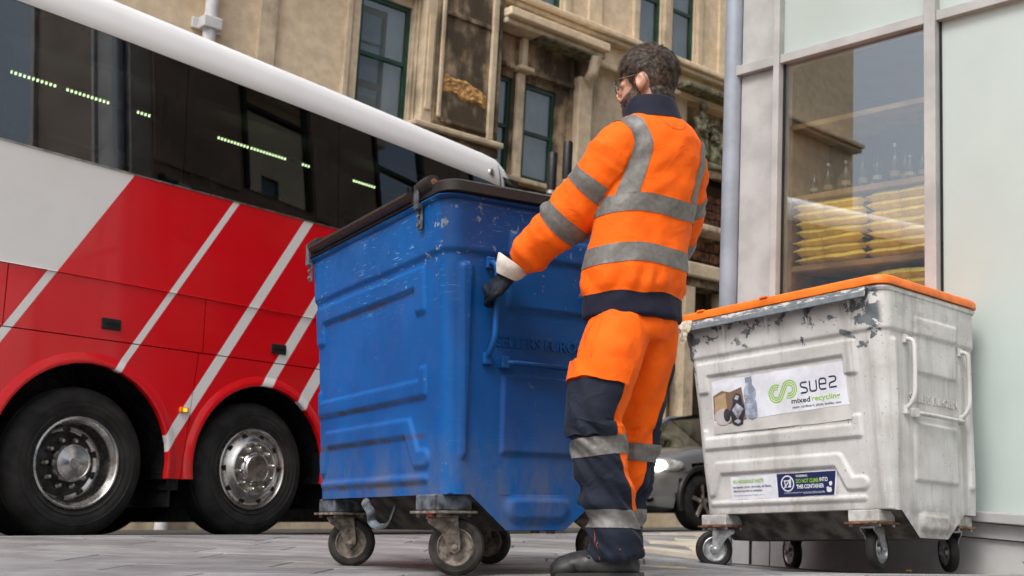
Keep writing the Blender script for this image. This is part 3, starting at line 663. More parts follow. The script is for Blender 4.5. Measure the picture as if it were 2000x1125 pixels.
# rear cap and front
rp_ = [(XR - .10, .0), (XR - .03, .05), (XR, .16), (XR + .05, .7), (XR + .06, WD / 2), (XR + .05, WD - .7), (XR, WD - .16), (XR - .03, WD - .05), (XR - .10, WD)]
V = [(x_ - .03 * sm((z_ - 2.4) / 1.2), y_, z_) for z_ in (.45, 1.3, 2.6, 3.3) for x_, y_ in rp_]; n = len(rp_)
ob('rear_panel', (V, [(i * n + j, i * n + j + 1, (i + 1) * n + j + 1, (i + 1) * n + j) for i in range(3) for j in range(n - 1)]), MAT['livery'], CO, 50)
V = [(x_ + dx, WD / 2 + (y_ - WD / 2) * k_, z_) for z_, dx, k_ in ((3.30, -.028, 1.0), (3.42, -.035, .998), (3.54, -.05, .99), (3.64, -.09, .975), (3.73, -.17, .95), (3.80, -.29, .91), (3.845, -.46, .84)) for x_, y_ in rp_]
ob('rear_dome', (V, [(i * n + j, i * n + j + 1, (i + 1) * n + j + 1, (i + 1) * n + j) for i in range(6) for j in range(n - 1)]), MAT['coachwhite'], CO, 60)
fp_ = [(XF + .5, .0), (XF + .2, .04), (XF, .25), (XF - .12, .8), (XF - .15, WD / 2), (XF - .12, WD - .8), (XF, WD - .25), (XF + .2, WD - .04), (XF + .5, WD)]
V = [(x_ + .25 * sm((z_ - 1.6) / 2.2), y_, z_) for z_ in (.35, 1.0, 1.5) for x_, y_ in fp_]
ob('front_panel', (V, [(i * n + j + 1, i * n + j, (i + 1) * n + j, (i + 1) * n + j + 1) for i in range(2) for j in range(n - 1)]), MAT['livery'], CO, 50)
V = [(x_ + .25 * sm((z_ - 1.6) / 2.2), y_, z_) for z_ in (1.51, 2.4, 3.2, 3.6) for x_, y_ in fp_]
ob('windscreen', (V, [(i * n + j + 1, i * n + j, (i + 1) * n + j, (i + 1) * n + j + 1) for i in range(3) for j in range(n - 1)]), MAT['coachglass'], CO, 50)
V = [(x_ + .25 * sm((z_ - 1.6) / 2.2) + dx, y_ if dx == 0 else WD / 2 + (y_ - WD / 2) * .8, z_) for z_, dx in ((3.605, 0), (3.78, .15), (3.86, .5)) for x_, y_ in fp_]
ob('front_dome', (V, [(i * n + j + 1, i * n + j, (i + 1) * n + j, (i + 1) * n + j + 1) for i in range(2) for j in range(n - 1)]), MAT['coachwhite'], CO, 60)
# windows: dark glass panes with black printed borders; cabin behind
pan = [-7.2, -5.64, -4.07, -2.5, -.93, .64, 2.21, 3.78, XR - .10]
for s_ in (0, 1):
    for x0, x1 in zip(pan[:-1], pan[1:]):
        o = ob('window', prism([(.0, 2.608), (.028, 3.65), (.034, 3.65), (.006, 2.608)] if s_ == 0 else [(WD, 2.608), (WD - .028, 3.598), (WD - .034, 3.598), (WD - .006, 2.608)], x0 + .004, x1 - .004, 'x'), MAT['coachglass'], CO)
        if s_ == 0:
            for a_, b_, c_, d_ in ((x0 + .004, x0 + .07, 2.61, 3.596), (x1 - .10, x1 - .004, 2.61, 3.596), (x0 + .07, x1 - .10, 2.61, 2.66), (x0 + .07, x1 - .10, 3.56, 3.596)):
                q = lambda z_: .009 + (z_ - 2.608) * .0283
                ob('border', ([(a_, q(c_), c_), (b_, q(c_), c_), (b_, q(d_), d_), (a_, q(d_), d_)], [(0, 1, 2, 3)]), MAT['coachblack'], o)
for x in pan[1:-1]: cb('pillar', 'coachblack', x - .045, x + .045, .05, .10, 2.6, 3.6)
cb('cabin_floor', 'cabin', XF + .5, XR - .15, .06, WD - .06, 1.9, 1.95); cb('cabin_ceiling', 'cabin', XF + .6, XR - .2, .10, WD - .1, 3.66, 3.68)
cb('cabin_rear_wall', 'cabin', XR - .2, XR - .16, .06, WD - .06, 1.95, 3.66)
cb('luggage_rack', 'rackmat', -7, XR - .3, .10, .55, 3.36, 3.40); cb('luggage_rack', 'rackmat', -7, XR - .3, .56, .60, 3.30, 3.50); cb('luggage_rack', 'rackmat', -7, XR - .3, WD - .6, WD - .1, 3.34, 3.42)
for x0, x1 in ((-.56, -.20), (-.13, .23), (.46, .59), (1.22, 1.52), (1.56, 1.95), (2.13, 2.20), (2.75, 3.04), (-2.2, -1.2)):
    dots = []; x = x0
    while x < x1: dots.append(box(x, x + .012, .40, .415, 3.243, 3.262)); x += .033
    ob('light_strip', join(*dots), MAT['led'], CO)
    cb('light_rail', 'cabin', x0 - .03, x1 + .03, .39, .50, 3.265, 3.30)
for x in (-.85, .50, 2.05, 3.6): ob('curtain', prism([(x + .012 * (i % 2) + i * .022, .12 + .02 * (i % 2)) for i in range(8)] + [(x + .154 - i * .022, .135 + .02 * (i % 2)) for i in range(8)], 2.62, 3.34, 'z'), MAT['curtain'], CO)
for k in range(12):
    x = -6.6 + k * .88
    for y_ in (.35, .82, 1.65, 2.15): ob('seat', join(box(x - .05, x + .07, y_ - .21, y_ + .21, 2.2, 2.84, b=.04), box(x - .03, x + .07, y_ - .13, y_ + .13, 2.84, 3.02, b=.04), box(x - .5, x - .05, y_ - .21, y_ + .21, 2.25, 2.40, b=.04)), MAT['seat'], CO, 40)
mk = ob('marker_light', box(.725, .80, -.022, -.001, .90, .94, b=.008), MAT['amberlens'], CO); ob('lit_bulb', box(.75, .78, -.026, -.0225, .908, .932, b=.004), MAT['amber'], mk)
def ring_of(n, r, f, a0=0): return [f(r * cos(a0 + 2 * pi * k / n), r * sin(a0 + 2 * pi * k / n)) for k in range(n)]
def coach_wheel(name, drive, loc, flip=False):
    w = ob(name, lathe([(.31, .06), (.335, .045), (.40, .028), (.455, .035), (.495, .06), (.515, .085), (.519, .10), (.512, .105), (.512, .125), (.52, .13), (.52, .31), (.49, .34), (.33, .33)], 48), MAT['rubber'], CO, 30)
    for k in range(3):
        q = .345 + .035 * k; ob('sidewall_ring', lathe([(q, .040 - .004 * k), (q + .004, .034 - .004 * k), (q + .008, .040 - .004 * k)], 48), MAT['rubber'], w)
    if drive:
        ob('rim', lathe([(.318, .058), (.312, .040), (.300, .036), (.290, .045), (.287, .062), (.272, .075), (.268, .10), (.262, .19), (.245, .215), (.215, .225)], 56), MAT['chrome'], w, 50)
        ob('wheel_disc', lathe([(.222, .222), (.19, .205), (.175, .20), (.12, .20)], 40), MAT['darkmetal'], w, 40)
        ob('hub', lathe([(.13, .21), (.128, .095), (.122, .082), (.112, .078), (.108, .082), (.104, .079), (.04, .076), (.036, .073), (.02, .074), (0, .074)], 40), MAT['chrome'], w, 40)
        for f_ in ring_of(10, .158, lambda x, z: (x, z)): ob('wheel_nut', join(xf(lathe([(.022, .20), (.022, .175), (.014, .165), (.012, .15), (0, .148)], 10), None, (f_[0], 0, f_[1]))), MAT['alloy'], w, 40)
        for f_ in ring_of(10, .236, lambda x, z: (x, z), .3): ob('hand_hole', xf(lathe([(.026, .212), (0, .210)], 14), None, (f_[0], 0, f_[1])), MAT['coachblack'], w)
    else:
        ob('rim', lathe([(.318, .058), (.312, .038), (.302, .034), (.294, .042), (.288, .055), (.270, .058), (.245, .045), (.215, .015), (.205, .004), (.200, .002)], 56), MAT['chrome'], w, 50)
        ob('wheel_disc', lathe([(.201, .003), (.195, .006), (.188, .012), (.13, .012)], 48), MAT['alloy'], w, 40)
        ob('hub', lathe([(.132, .013), (.128, .0), (.118, -.008), (.112, -.004), (.11, -.012), (.10, -.022), (.05, -.026), (0, -.027)], 40), MAT['chrome'], w, 40)
        for f_ in ring_of(10, .160, lambda x, z: (x, z), .15): ob('wheel_nut', xf(lathe([(.023, .012), (.022, -.004), (.016, -.006), (.014, -.020), (.008, -.028), (0, -.029)], 12), None, (f_[0], 0, f_[1])), MAT['alloy'], w, 40)
        for f_ in ring_of(10, .255, lambda x, z: (x, z)): ob('hand_hole', xf(lathe([(.022, .046), (0, .046)], 14), None, (f_[0], 0, f_[1])), MAT['coachblack'], w)
    w.location = loc
    if flip: w.rotation_euler = (0, 0, pi)
    return w
coach_wheel('drive_wheel', True, (0, .03, .51)); coach_wheel('tag_wheel', False, (1.475, .03, .52)); coach_wheel('front_wheel', False, (-6.2, .03, .52))
for x in (0, 1.475, -6.2): coach_wheel('far_wheel', False, (x, WD - .03, .52), True)
o = ob('inner_tyre', lathe([(.33, .37), (.47, .37), (.52, .40), (.52, .62), (.48, .66), (.33, .66)], 40), MAT['rubber'], CO, 30); o.location = (0, .03, .52)
cb('mud_flap', 'black', .72, .735, .06, .60, .22, .8); cb('mud_flap', 'black', 2.26, 2.275, .06, .60, .22, .8)

# ================================================================== wheeled steel bins
BL, BW, ZR, ZB, ZT, EI = 1.276, .8726, 1.341, .282, .155, .058
def ss(a, b, x): t = np.clip((x - a) / (b - a), 0, 1); return t * t * (3 - 2 * t)
def rect(x, z, x0, x1, z0, z1, w=.013): return ss(x0 - w, x0, x) * (1 - ss(x1, x1 + w, x)) * ss(z0 - w, z0, z) * (1 - ss(z1, z1 + w, z))
def pline(x, z, pts, half, w=.012):
    d = np.full(np.shape(x), 9.0)
    for (ax, az), (bx_, bz) in zip(pts[:-1], pts[1:]):
        dx, dz = bx_ - ax, bz - az; t = np.clip(((x - ax) * dx + (z - az) * dz) / (dx * dx + dz * dz), 0, 1)
        d = np.minimum(d, np.hypot(x - ax - t * dx, z - az - t * dz))
    return 1 - ss(half - w / 2, half + w / 2, d)
def emb_long(u, z):
    e = rect(u, z, -.56, .45, 1.045, 1.105) ; e = np.maximum(e, np.maximum(rect(u, z, -.56, -.50, .95, 1.08), rect(u, z, .39, .45, .95, 1.08)))
    e = np.maximum(e, rect(u, z, -.565, .445, .640, .690)); e = np.maximum(e, np.maximum(rect(u, z, -.565, -.53, .66, .735), rect(u, z, .41, .445, .66, .735)))
    e = np.maximum(e, pline(u, z, [(-.575, .412), (-.515, .412), (-.462, .53), (.30, .53), (.36, .412), (.43, .412)], .032))
    e = np.maximum(e, pline(u, z, [(-.56, .340), (.43, .340)], .012, .016) * .8)
    return e * .013
def emb_end(v, z):
    e = np.maximum(pline(v, z, [(-.345, .43), (-.345, 1.08)], .024, .02), pline(v, z, [(.35, .43), (.35, 1.08)], .024, .02)) * 1.1
    e = np.maximum(e, rect(v, z, -.16, .215, .965, 1.225, .016) * .8); e = np.maximum(e, rect(v, z, -.17, .21, .435, .70, .016) * .8)
    return e * .013
def bin_shell(fi, bi):
    zs = np.linspace(ZB, ZR, 150); r = .062; out = []
    sides = [('front', 150), ('end', 110), ('back', 50), ('far', 60)]
    for z in zs:
        k = (ZR - z) / (ZR - ZB); x1 = BL / 2 - EI * k; y0 = -BW / 2 + fi * k; y1 = BW / 2 - bi * k
        up = .011 * float(ss(1.135, 1.155, np.array(z))); row = []
        def add(x, y, nx, ny, d): row.append((x + nx * (d + up), y + ny * (d + up), z))
        u = np.linspace(-x1 + r, x1 - r, 150); d = emb_long(u, np.full_like(u, z)); [add(a, y0, 0, -1, q) for a, q in zip(u, d)]
        for j in range(1, 8): t = -pi / 2 + pi / 2 * j / 8; add(x1 - r + r * cos(t), y0 + r + r * sin(t), cos(t), sin(t), 0)
        w = np.linspace(y0 + r, y1 - r, 110); d = emb_end(w, np.full_like(w, z)); [add(x1, a, 1, 0, q) for a, q in zip(w, d)]
        for j in range(1, 8): t = pi / 2 * j / 8; add(x1 - r + r * cos(t), y1 - r + r * sin(t), cos(t), sin(t), 0)
        u = np.linspace(x1 - r, -x1 + r, 70); d = emb_long(-u, np.full_like(u, z)); [add(a, y1, 0, 1, q) for a, q in zip(u, d)]
        for j in range(1, 8): t = pi / 2 + pi / 2 * j / 8; add(-x1 + r + r * cos(t), y1 - r + r * sin(t), cos(t), sin(t), 0)
        w = np.linspace(y1 - r, y0 + r, 60); d = emb_end(-w, np.full_like(w, z)); [add(-x1, a, -1, 0, q) for a, q in zip(w, d)]
        for j in range(1, 8): t = pi + pi / 2 * j / 8; add(-x1 + r + r * cos(t), y0 + r + r * sin(t), cos(t), sin(t), 0)
        out.append(row)
    n = len(out[0]); V = [p for row in out for p in row]
    # shallow dents
    F = [(i * n + j, i * n + (j + 1) % n, (i + 1) * n + (j + 1) % n, (i + 1) * n + j) for i in range(len(zs) - 1) for j in range(n)]
    V = np.array(V); dn = np.array([.0035 * nz(p, 3.1, 5) + .0014 * nz(p, 9, 2) for p in V]); c = V.copy(); c[:, 2] = 0; c /= np.linalg.norm(c, axis=1, keepdims=True) + 1e-9
    return V + c * dn[:, None], F
def xe(z): return BL / 2 - EI * (ZR - z) / (ZR - ZB)
def end_apron(sgn):
    V, F = [], []; nu, nv = 44, 16
    for j in range(nv + 1):
        t = j / nv; z = ZB + .002 + (ZT - ZB) * t; v0, v1 = -.30 + .154 * t, .275 - .165 * t
        for i in range(nu + 1):
            v = v0 + (v1 - v0) * i / nu; e = float(pline(np.array(v), np.array(z), [(-.10, .235), (.075, .235)], .045, .03)) * .016 * (1 if z < .262 else .4)
            V.append((sgn * (xe(z) + e), v * sgn, z))
    for j in range(nv):
        for i in range(nu): F.append((j * (nu + 1) + i, (j + 1) * (nu + 1) + i, (j + 1) * (nu + 1) + i + 1, j * (nu + 1) + i + 1))
    return V, F
def underside():
    pr = [(-BW / 2 + .06, ZB + .004), (-.30, ZB + .004), (-.146, ZT), (.11, ZT), (.275, ZB + .004), (BW / 2 - .01, ZB + .004)]; x0 = xe(ZT) - .004
    V = [(s * (x0 + (.0 if z < .2 else .003)), y, z) for s in (-1, 1) for y, z in pr]; n = len(pr)
    return V, [(i, i + 1, n + i + 1, n + i) for i in range(n - 1)]
def rrect_rings(levels, r=.07, n=7):
    """levels: (z, x0, x1, y0, y1)"""
    V, F = [], []
    for z, x0, x1, y0, y1 in levels:
        for cx, cy, a in ((x1 - r, y0 + r, -pi / 2), (x1 - r, y1 - r, 0), (x0 + r, y1 - r, pi / 2), (x0 + r, y0 + r, pi)):
            for k in range(n + 1): t = a + pi / 2 * k / n; V.append((cx + r * cos(t), cy + r * sin(t), z))
    m = 4 * (n + 1)
    for i in range(len(levels) - 1):
        for k in range(m): F.append((i * m + k, i * m + (k + 1) % m, (i + 1) * m + (k + 1) % m, (i + 1) * m + k))
    F.append(tuple(range(m - 1, -1, -1))); F.append(tuple(range((len(levels) - 1) * m, len(levels) * m))); return V, F
def caster(root, px, py, ang, metal, tyre, block, wheelz=.10, off=(0, 0)):
    A = lambda vf: xf(vf, [[cos(ang), -sin(ang), 0], [sin(ang), cos(ang), 0], [0, 0, 1]], (px, py, 0)); a = .048
    arm = [(-.052, .208), (.056, .208), (.060, .196), (a + .022, .115), (a + .020, .092), (a, .078), (a - .020, .088), (.0, .150), (-.048, .185)]
    if metal == 'zinc': arm = [(-.060, .200), (.058, .206), (.062, .190), (a + .018, .10), (a, .080), (a - .018, .10), (-.02, .165), (-.058, .186)]
    fk = join(prism(arm, -.036, -.031), prism(arm, .031, .036), box(-.056, .060, -.036, .036, .196, .208, b=.003), lathe([(.03, .206), (.034, .206), (.034, .216), (0, .216)], 16, 'z'))
    c = ob('caster', A(fk), MAT[metal], root, 40)
    x0 = px; ob('mounting_block', box(px - .085, px + .085, py - .07, py + .07, .226, ZB + .001, b=.006), MAT[block], c)
    ob('mounting_plate', box(px - .10, px + .10, py - .085, py + .085, .216, .2255, b=.002), MAT['rust' if metal == 'zinc' else metal], c)
    for dx in (-.078, .078):
        for dy in (-.06, .06): ob('bolt', xf(lathe([(.009, .216), (.009, .204), (0, .203)], 6, 'z'), None, (px + dx, py + dy, 0)), MAT[metal], c)
    Wc = lambda vf: A(xf(vf, None, (a, 0, wheelz)))
    ob('tyre', Wc(lathe([(.066, -.021), (.086, -.024), (.096, -.019), (.100, -.008), (.100, .008), (.096, .019), (.086, .024), (.066, .021)], 36)), MAT[tyre], c, 35)
    ob('wheel_hub', Wc(join(lathe([(.067, -.021), (.063, -.024), (.058, -.016), (.036, -.008), (.026, -.010), (.022, -.024), (0, -.024)], 32), lathe([(.067, .021), (.063, .024), (.058, .016), (.036, .008), (.026, .010), (.022, .024), (0, .024)], 32))), MAT[metal], c, 35)
    for e_ in (-1, 1): ob('axle_bolt', Wc(lathe([(.012, .036 * e_), (.012, .044 * e_), (.006, .048 * e_), (0, .048 * e_)], 8)), MAT[metal], c)
    return c
def end_handles(root, mat):
    for sgn in (-1, 1):
        v = -.25 if sgn < 0 else .262
        P = [(xe(1.11), v, 1.11), (xe(1.105) + .03, v, 1.108), (xe(1.09) + .050, v + .004, 1.085), (xe(1.03) + .053, v + .004, 1.02), (xe(.9) + .053, v + .004, .90), (xe(.83) + .050, v + .002, .83), (xe(.79) + .03, v, .79), (xe(.765), v, .765)]
        h = ob('handle', tube(spl(P, 4), .0115, 10), mat, root, 60)
        for z in (1.112, .762): ob('handle_lug', box(xe(z) - .004, xe(z) + .016, v - .018, v + .018, z - .022, z + .022, b=.005), mat, h)
    P = [(xe(.75), -.175, .752), (xe(.75) + .028, -.16, .752), (xe(.75) + .034, -.10, .750), (xe(.75) + .034, .18, .748), (xe(.75) + .026, .235, .748), (xe(.75), .25, .748)]
    h = ob('lifting_bar', tube(spl(P, 4), .013, 10, flat=.8), mat, root, 60)
    ob('bar_lug', box(xe(.75) - .004, xe(.75) + .03, -.20, -.165, .73, .775, b=.005), mat, h)
def raised_text(root, mat):
    v, f = text_vf('SELLERS EUROBIN', .058, .0035, .0004, sx=.96, space=1.0); v = np.array(v); v[:, 0] -= v[:, 0].min(); s = .445 / v[:, 0].max()
    ob('raised_lettering', ([(xe(.81 + q[1]) + q[2] + .0005, -.213 + q[0] * s, .812 + q[1]) for q in v], f), mat, root)

def blue_paint():
    n = NT('worn_blue_paint'); X, Y, Z = n.xyz(); g = n.noise(2.2, 5); b = n.mix(n.ramp(g, .3, .7), (.0, .072, .275), (.0, .104, .375))
    # horizontal scuffs on the upper part, chips, rust bleeding, road dust low down
    scr = n.noise(9, 8, .7, n.map((1.3, 1.3, 19), rot=(.05, .07, 0))); up = n.ramp(Z, .88, 1.12); cor = n.math('MULTIPLY', n.ramp(X, .42, .54), n.ramp(Z, .95, 1.15))
    s = n.math('MULTIPLY', n.ramp(scr, .60, .64), n.ramp(n.noise(3, 3), .40, .56)); b = n.mix(n.math('MULTIPLY', s, n.math('ADD', n.math('MULTIPLY', up, .80), .06)), b, (.22, .42, .60))
    ch = n.ramp(n.math('ADD', n.noise(19, 8, .68), n.math('MULTIPLY', cor, .055)), .655, .672); b = n.mix(n.math('MULTIPLY', ch, n.math('ADD', n.math('MULTIPLY', up, .6), .2)), b, (.33, .36, .37))
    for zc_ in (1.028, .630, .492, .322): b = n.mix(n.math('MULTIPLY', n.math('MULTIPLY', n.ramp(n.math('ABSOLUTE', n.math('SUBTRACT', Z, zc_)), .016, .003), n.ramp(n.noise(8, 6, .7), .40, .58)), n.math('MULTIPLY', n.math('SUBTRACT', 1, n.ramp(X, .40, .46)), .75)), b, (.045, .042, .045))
    endf = n.ramp(X, .58, .615); pur_shade = n.math('MULTIPLY', endf, n.ramp(n.noise(1.7, 4),   .32, .6, .35, 1.0)); b = n.mix(n.math('MULTIPLY', pur_shade, .60), b, (.008, .014, .07))  # end face mixed to dark navy: purple overspray plus its shade put in colour
    ru = n.math('MULTIPLY', n.ramp(n.noise(13, 7, .7), .64, .72), n.math('ADD', n.math('MULTIPLY', endf, .8), .12)); b = n.mix(ru, b, (.12, .05, .035))
    du = n.math('MULTIPLY', n.ramp(n.noise(4.5, 7, .7, n.map((1.6, 1.6, .6))), .36, .66), n.ramp(Z, .62, .25)); b = n.mix(n.math('MULTIPLY', du, .62), b, (.13, .118, .11))
    spk = n.ramp(n.noise(190, 2), .70, .74); b = n.mix(n.math('MULTIPLY', spk, n.ramp(Z, .65, .2, .05, .45)), b, (.34, .33, .31))
    h = n.math('ADD', n.math('MULTIPLY', n.noise(60, 6), .6), n.math('MULTIPLY', n.math('ADD', ch, s), -.6)); n.bump(h, .25, .003)
    return n.done(b, n.ramp(n.noise(8, 5), .3, .7, .36, .58), 0, .26)
def white_paint():
    n = NT('chipped_white_paint'); X, Y, Z = n.xyz(); b = n.mix(n.ramp(n.noise(5, 6), .3, .7), (.52, .515, .505), (.63, .63, .625))
    v = n.noise(7, 7, .65, n.map((1.5, 1.5, .12))); b = n.mix(n.math('MULTIPLY', n.ramp(v, .48, .72), .62), b, (.24, .23, .21))
    gr = n.noise(3, 6, .65); b = n.mix(n.math('MULTIPLY', n.ramp(gr, .42, .72), .45), b, (.30, .29, .27))
    hi = n.ramp(Z, .95, 1.32); corner = n.math('MULTIPLY', n.ramp(X, .36, .50), n.math('SUBTRACT', 1, n.ramp(X, .60, .64))); left = n.ramp(X, -.5, -.62)
    w = n.math('ADD', n.math('MULTIPLY', hi, .16), n.math('ADD', n.math('MULTIPLY', n.math('MULTIPLY', corner, n.ramp(Z, .85, 1.15)), .12), n.math('MULTIPLY', left, .10)))
    thr = n.math('SUBTRACT', .70, w); c1 = n.ramp(n.math('SUBTRACT', n.noise(10, 9, .66, n.map((1.0, 1.0, 1.15)), .3), thr), 0, .012)
    endf = n.ramp(X, .60, .625); c1 = n.math('MULTIPLY', c1, n.math('SUBTRACT', 1, n.math('MULTIPLY', endf, .8)))
    b = n.mix(c1, b, n.mix(n.ramp(n.noise(22, 4), .35, .65), (.085, .10, .115), (.17, .19, .205)))
    sp = n.ramp(n.noise(75, 4, .6), .665, .69); b = n.mix(n.math('MULTIPLY', sp, .75), b, (.10, .095, .09))
    low = n.math('MULTIPLY', n.ramp(Z, .36, .24), n.ramp(n.noise(16, 6), .35, .6)); b = n.mix(n.math('MULTIPLY', low, .5), b, (.15, .13, .11))
    n.bump(n.math('SUBTRACT', n.math('MULTIPLY', n.noise(45, 6), .4), c1), .35, .003)
    return n.done(b, n.ramp(n.noise(9, 5), .3, .7, .38, .6), 0, .4)
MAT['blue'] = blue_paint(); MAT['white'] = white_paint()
MAT['lip'] = M('chipped_grey_lip', (.16, .18, .20), .5, var=.2, vs=26, bump=.3, col2=(.13, .15, .17))
def lip_mat():
    n = NT('half_bare_lip'); m = n.ramp(n.noise(17, 8, .7, n.map((1, 3, 3))), .50, .54); return n.done(n.mix(m, (.15, .17, .19), (.58, .57, .54)), .5, .1)
MAT['lipworn'] = lip_mat()
MAT['bluedirty'] = M('dirty_blue_steel', (.09, .11, .14), .7, .2, var=.5, vs=22, bump=.4, col2=(.03, .03, .032))
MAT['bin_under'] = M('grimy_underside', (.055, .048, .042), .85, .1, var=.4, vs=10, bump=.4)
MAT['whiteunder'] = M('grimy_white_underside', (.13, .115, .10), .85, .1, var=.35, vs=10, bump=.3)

# ---- blue bin
BB = empty('blue_bin', (-.2024, 4.5914, 0), (0, 0, -1.0118)); tag(BB, 'scratched blue steel four-wheeled bin pushed by the man', 'bin', 'four-wheeled steel bins')
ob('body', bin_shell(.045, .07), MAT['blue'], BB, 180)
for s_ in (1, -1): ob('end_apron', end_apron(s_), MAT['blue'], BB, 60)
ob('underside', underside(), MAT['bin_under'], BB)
ob('rim', rrect_rings([(1.334, -BL / 2 - .018, BL / 2 + .018, -BW / 2 - .018, BW / 2 + .018), (1.343, -BL / 2 - .026, BL / 2 + .026, -BW / 2 - .026, BW / 2 + .026), (1.352, -BL / 2 - .018, BL / 2 + .018, -BW / 2 - .018, BW / 2 + .018)]), MAT['blue'], BB, 50)
lv = lambda z, i: (z, -BL / 2 - .035 + i, BL / 2 + .035 - i, -BW / 2 - .022 + i, BW / 2 + .045 - i)
lid = ob('lid', rrect_rings([lv(1.354, .006), lv(1.357, 0), lv(1.392, .0), lv(1.400, .006), lv(1.412, .05), lv(1.43, .2)]), MAT['lidblack'], BB, 35)
ob('lid_edge_bar', tube([(-.57, -BW / 2 - .03, 1.388), (.40, -BW / 2 - .03, 1.388)], .021, 8), MAT['lidblack'], lid, 30)
for u in (.47, -.60):
    yb = -BW / 2 - .030
    st_ = ob('hinge_strap', join(box(u - .016, u + .016, yb + .006, yb + .014, 1.245, 1.34, b=.002), box(u - .016, u + .016, yb - .012, yb - .004, 1.32, 1.415, b=.002), box(u - .016, u + .016, yb - .010, yb + .012, 1.318, 1.345, b=.003)), MAT['bluedirty'], BB)
    ob('hinge_knuckle', xf(lathe([(.012, -.05), (.028, -.048), (.031, 0), (.028, .048), (.012, .05)], 16, 'x'), None, (u + .045, yb + .015, 1.405)), MAT['lidblack'], lid, 40)
    ob('hinge_pin', xf(lathe([(0, .053), (.013, .053), (.013, .045)], 10, 'x'), None, (u + .045, yb + .015, 1.405)), MAT['rust'], lid)
    for z in (1.262, 1.295): ob('strap_bolt', xf(lathe([(0, -.008), (.007, -.007), (.008, .001)], 8), None, (u, yb + .004, z)), MAT['grimy'], st_)
end_handles(BB, MAT['blue']); raised_text(BB, MAT['blue'])
caster(BB, .455, -.335, radians(50), 'grimy', 'dustyrubber', 'bluedirty'); caster(BB, -.50, -.315, radians(58), 'grimy', 'dustyrubber', 'bluedirty')
caster(BB, -.43, .335, radians(38), 'grimy', 'dustyrubber', 'bluedirty'); caster(BB, .46, .30, radians(40), 'grimy', 'dustyrubber', 'bluedirty')
ob('brake_pedal', tube(spl([(-.10, -.36, .285), (-.07, -.40, .262), (-.02, -.40, .225), (-.03, -.39, .19), (.01, -.38, .17), (.06, -.36, .18), (.08, -.34, .25)], 5), .017, 8, flat=.45), MAT['bluedirty'], BB, 50)
ob('caster_tag', box(.47, .51, -.41, -.405, .205, .216), M('red_tag', (.5, .04, .02), .5), BB)

# ---- white recycling bin
WB = empty('white_bin'); WB.matrix_world = Matrix.Translation((1.7124, 5.9788, -.0639)) @ Matrix.Rotation(-.8829, 4, 'Z') @ Matrix.Rotation(-.0401, 4, 'X') @ Matrix.Rotation(-.021, 4, 'Y')
tag(WB, 'chipped white steel recycling bin with orange lid and stickers', 'bin', 'four-wheeled steel bins')
ob('body', bin_shell(.07, .0), MAT['white'], WB, 180)
for s_ in (1, -1): ob('end_apron', end_apron(s_), MAT['white'], WB, 60)
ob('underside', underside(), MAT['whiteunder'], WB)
ob('rim', rrect_rings([(1.334, -BL / 2 - .014, BL / 2 + .014, -BW / 2 - .014, BW / 2 + .014), (1.347, -BL / 2 - .020, BL / 2 + .020, -BW / 2 - .020, BW / 2 + .020), (1.360, -BL / 2 - .014, BL / 2 + .014, -BW / 2 - .014, BW / 2 + .014)]), MAT['white'], WB, 50)
lv = lambda z, i: (z, -BL / 2 - .055 + i, BL / 2 + .03 - i, -BW / 2 - .028 + i, BW / 2 + .03 - i)
lid = ob('lid', rrect_rings([lv(1.366, .016), lv(1.362, .008), lv(1.364, .001), lv(1.369, 0), lv(1.396, .0), lv(1.404, .004), lv(1.410, .014), lv(1.414, .05), lv(1.45, .25)], .08), MAT['lidorange'], WB, 35)
for u in (-.52, -.08): ob('lid_rib', box(u, u + .05, -BW / 2 - .034, -BW / 2 + .05, 1.402, 1.414, b=.004), MAT['lidorange'], lid)
fy = -BW / 2
lipo = ob('front_lip', prism([(fy - .012, 1.358), (fy - .052, 1.349), (fy - .062, 1.302), (fy - .055, 1.299), (fy - .045, 1.340), (fy - .012, 1.348)], -.68, .575, 'x'), MAT['lipworn'], WB)
ob('lip_edge', prism([(fy - .0535, 1.330), (fy - .0635, 1.322), (fy - .0650, 1.298), (fy - .056, 1.296)], -.68, .574, 'x'), MAT['lip'], lipo)
for u in (-.60, -.34, -.05, .20, .46): ob('lip_gusset', prism([(fy - .014, 1.34), (fy - .05, 1.338), (fy - .012, 1.215)], u, u + .006, 'x'), MAT['white'], WB)
def scrap(): # torn paper caught on the lip
    pts = [(-.63, 1.352), (-.56, 1.358), (-.52, 1.35), (-.535, 1.30), (-.56, 1.28), (-.57, 1.235), (-.605, 1.225), (-.615, 1.27), (-.605, 1.30), (-.625, 1.325)]
    V = [(x, fy - .068 - .012 * abs(nz((x * 30, z * 30, 1))), z) for x, z in pts]; c = np.mean(V, 0) + V3(0, -.012, 0); n = len(V); return V + [tuple(c)], [(i, (i + 1) % n, n) for i in range(n)]
ob('torn_paper', scrap(), M('torn_paper', (.55, .47, .37), .8, var=.3, vs=40), WB)
end_handles(WB, MAT['white']); raised_text(WB, MAT['white'])
caster(WB, -.50, -.325, radians(235), 'zinc', 'rubber', 'white'); caster(WB, .43, -.325, radians(100), 'zinc', 'rubber', 'white')
caster(WB, -.50, .32, radians(150), 'zinc', 'rubber', 'white'); caster(WB, .47, .32, radians(140), 'zinc', 'rubber', 'white')
def fpt(u, z, off): return (u, -BW / 2 + .07 * (ZR - z) / (ZR - ZB) - off, z)
def fl(vf, off=0): return [fpt(q[0], q[1], off) for q in vf[0]], vf[1]
def fpoly(pts): return [(p[0], p[1]) for p in pts], [tuple(range(len(pts)))]
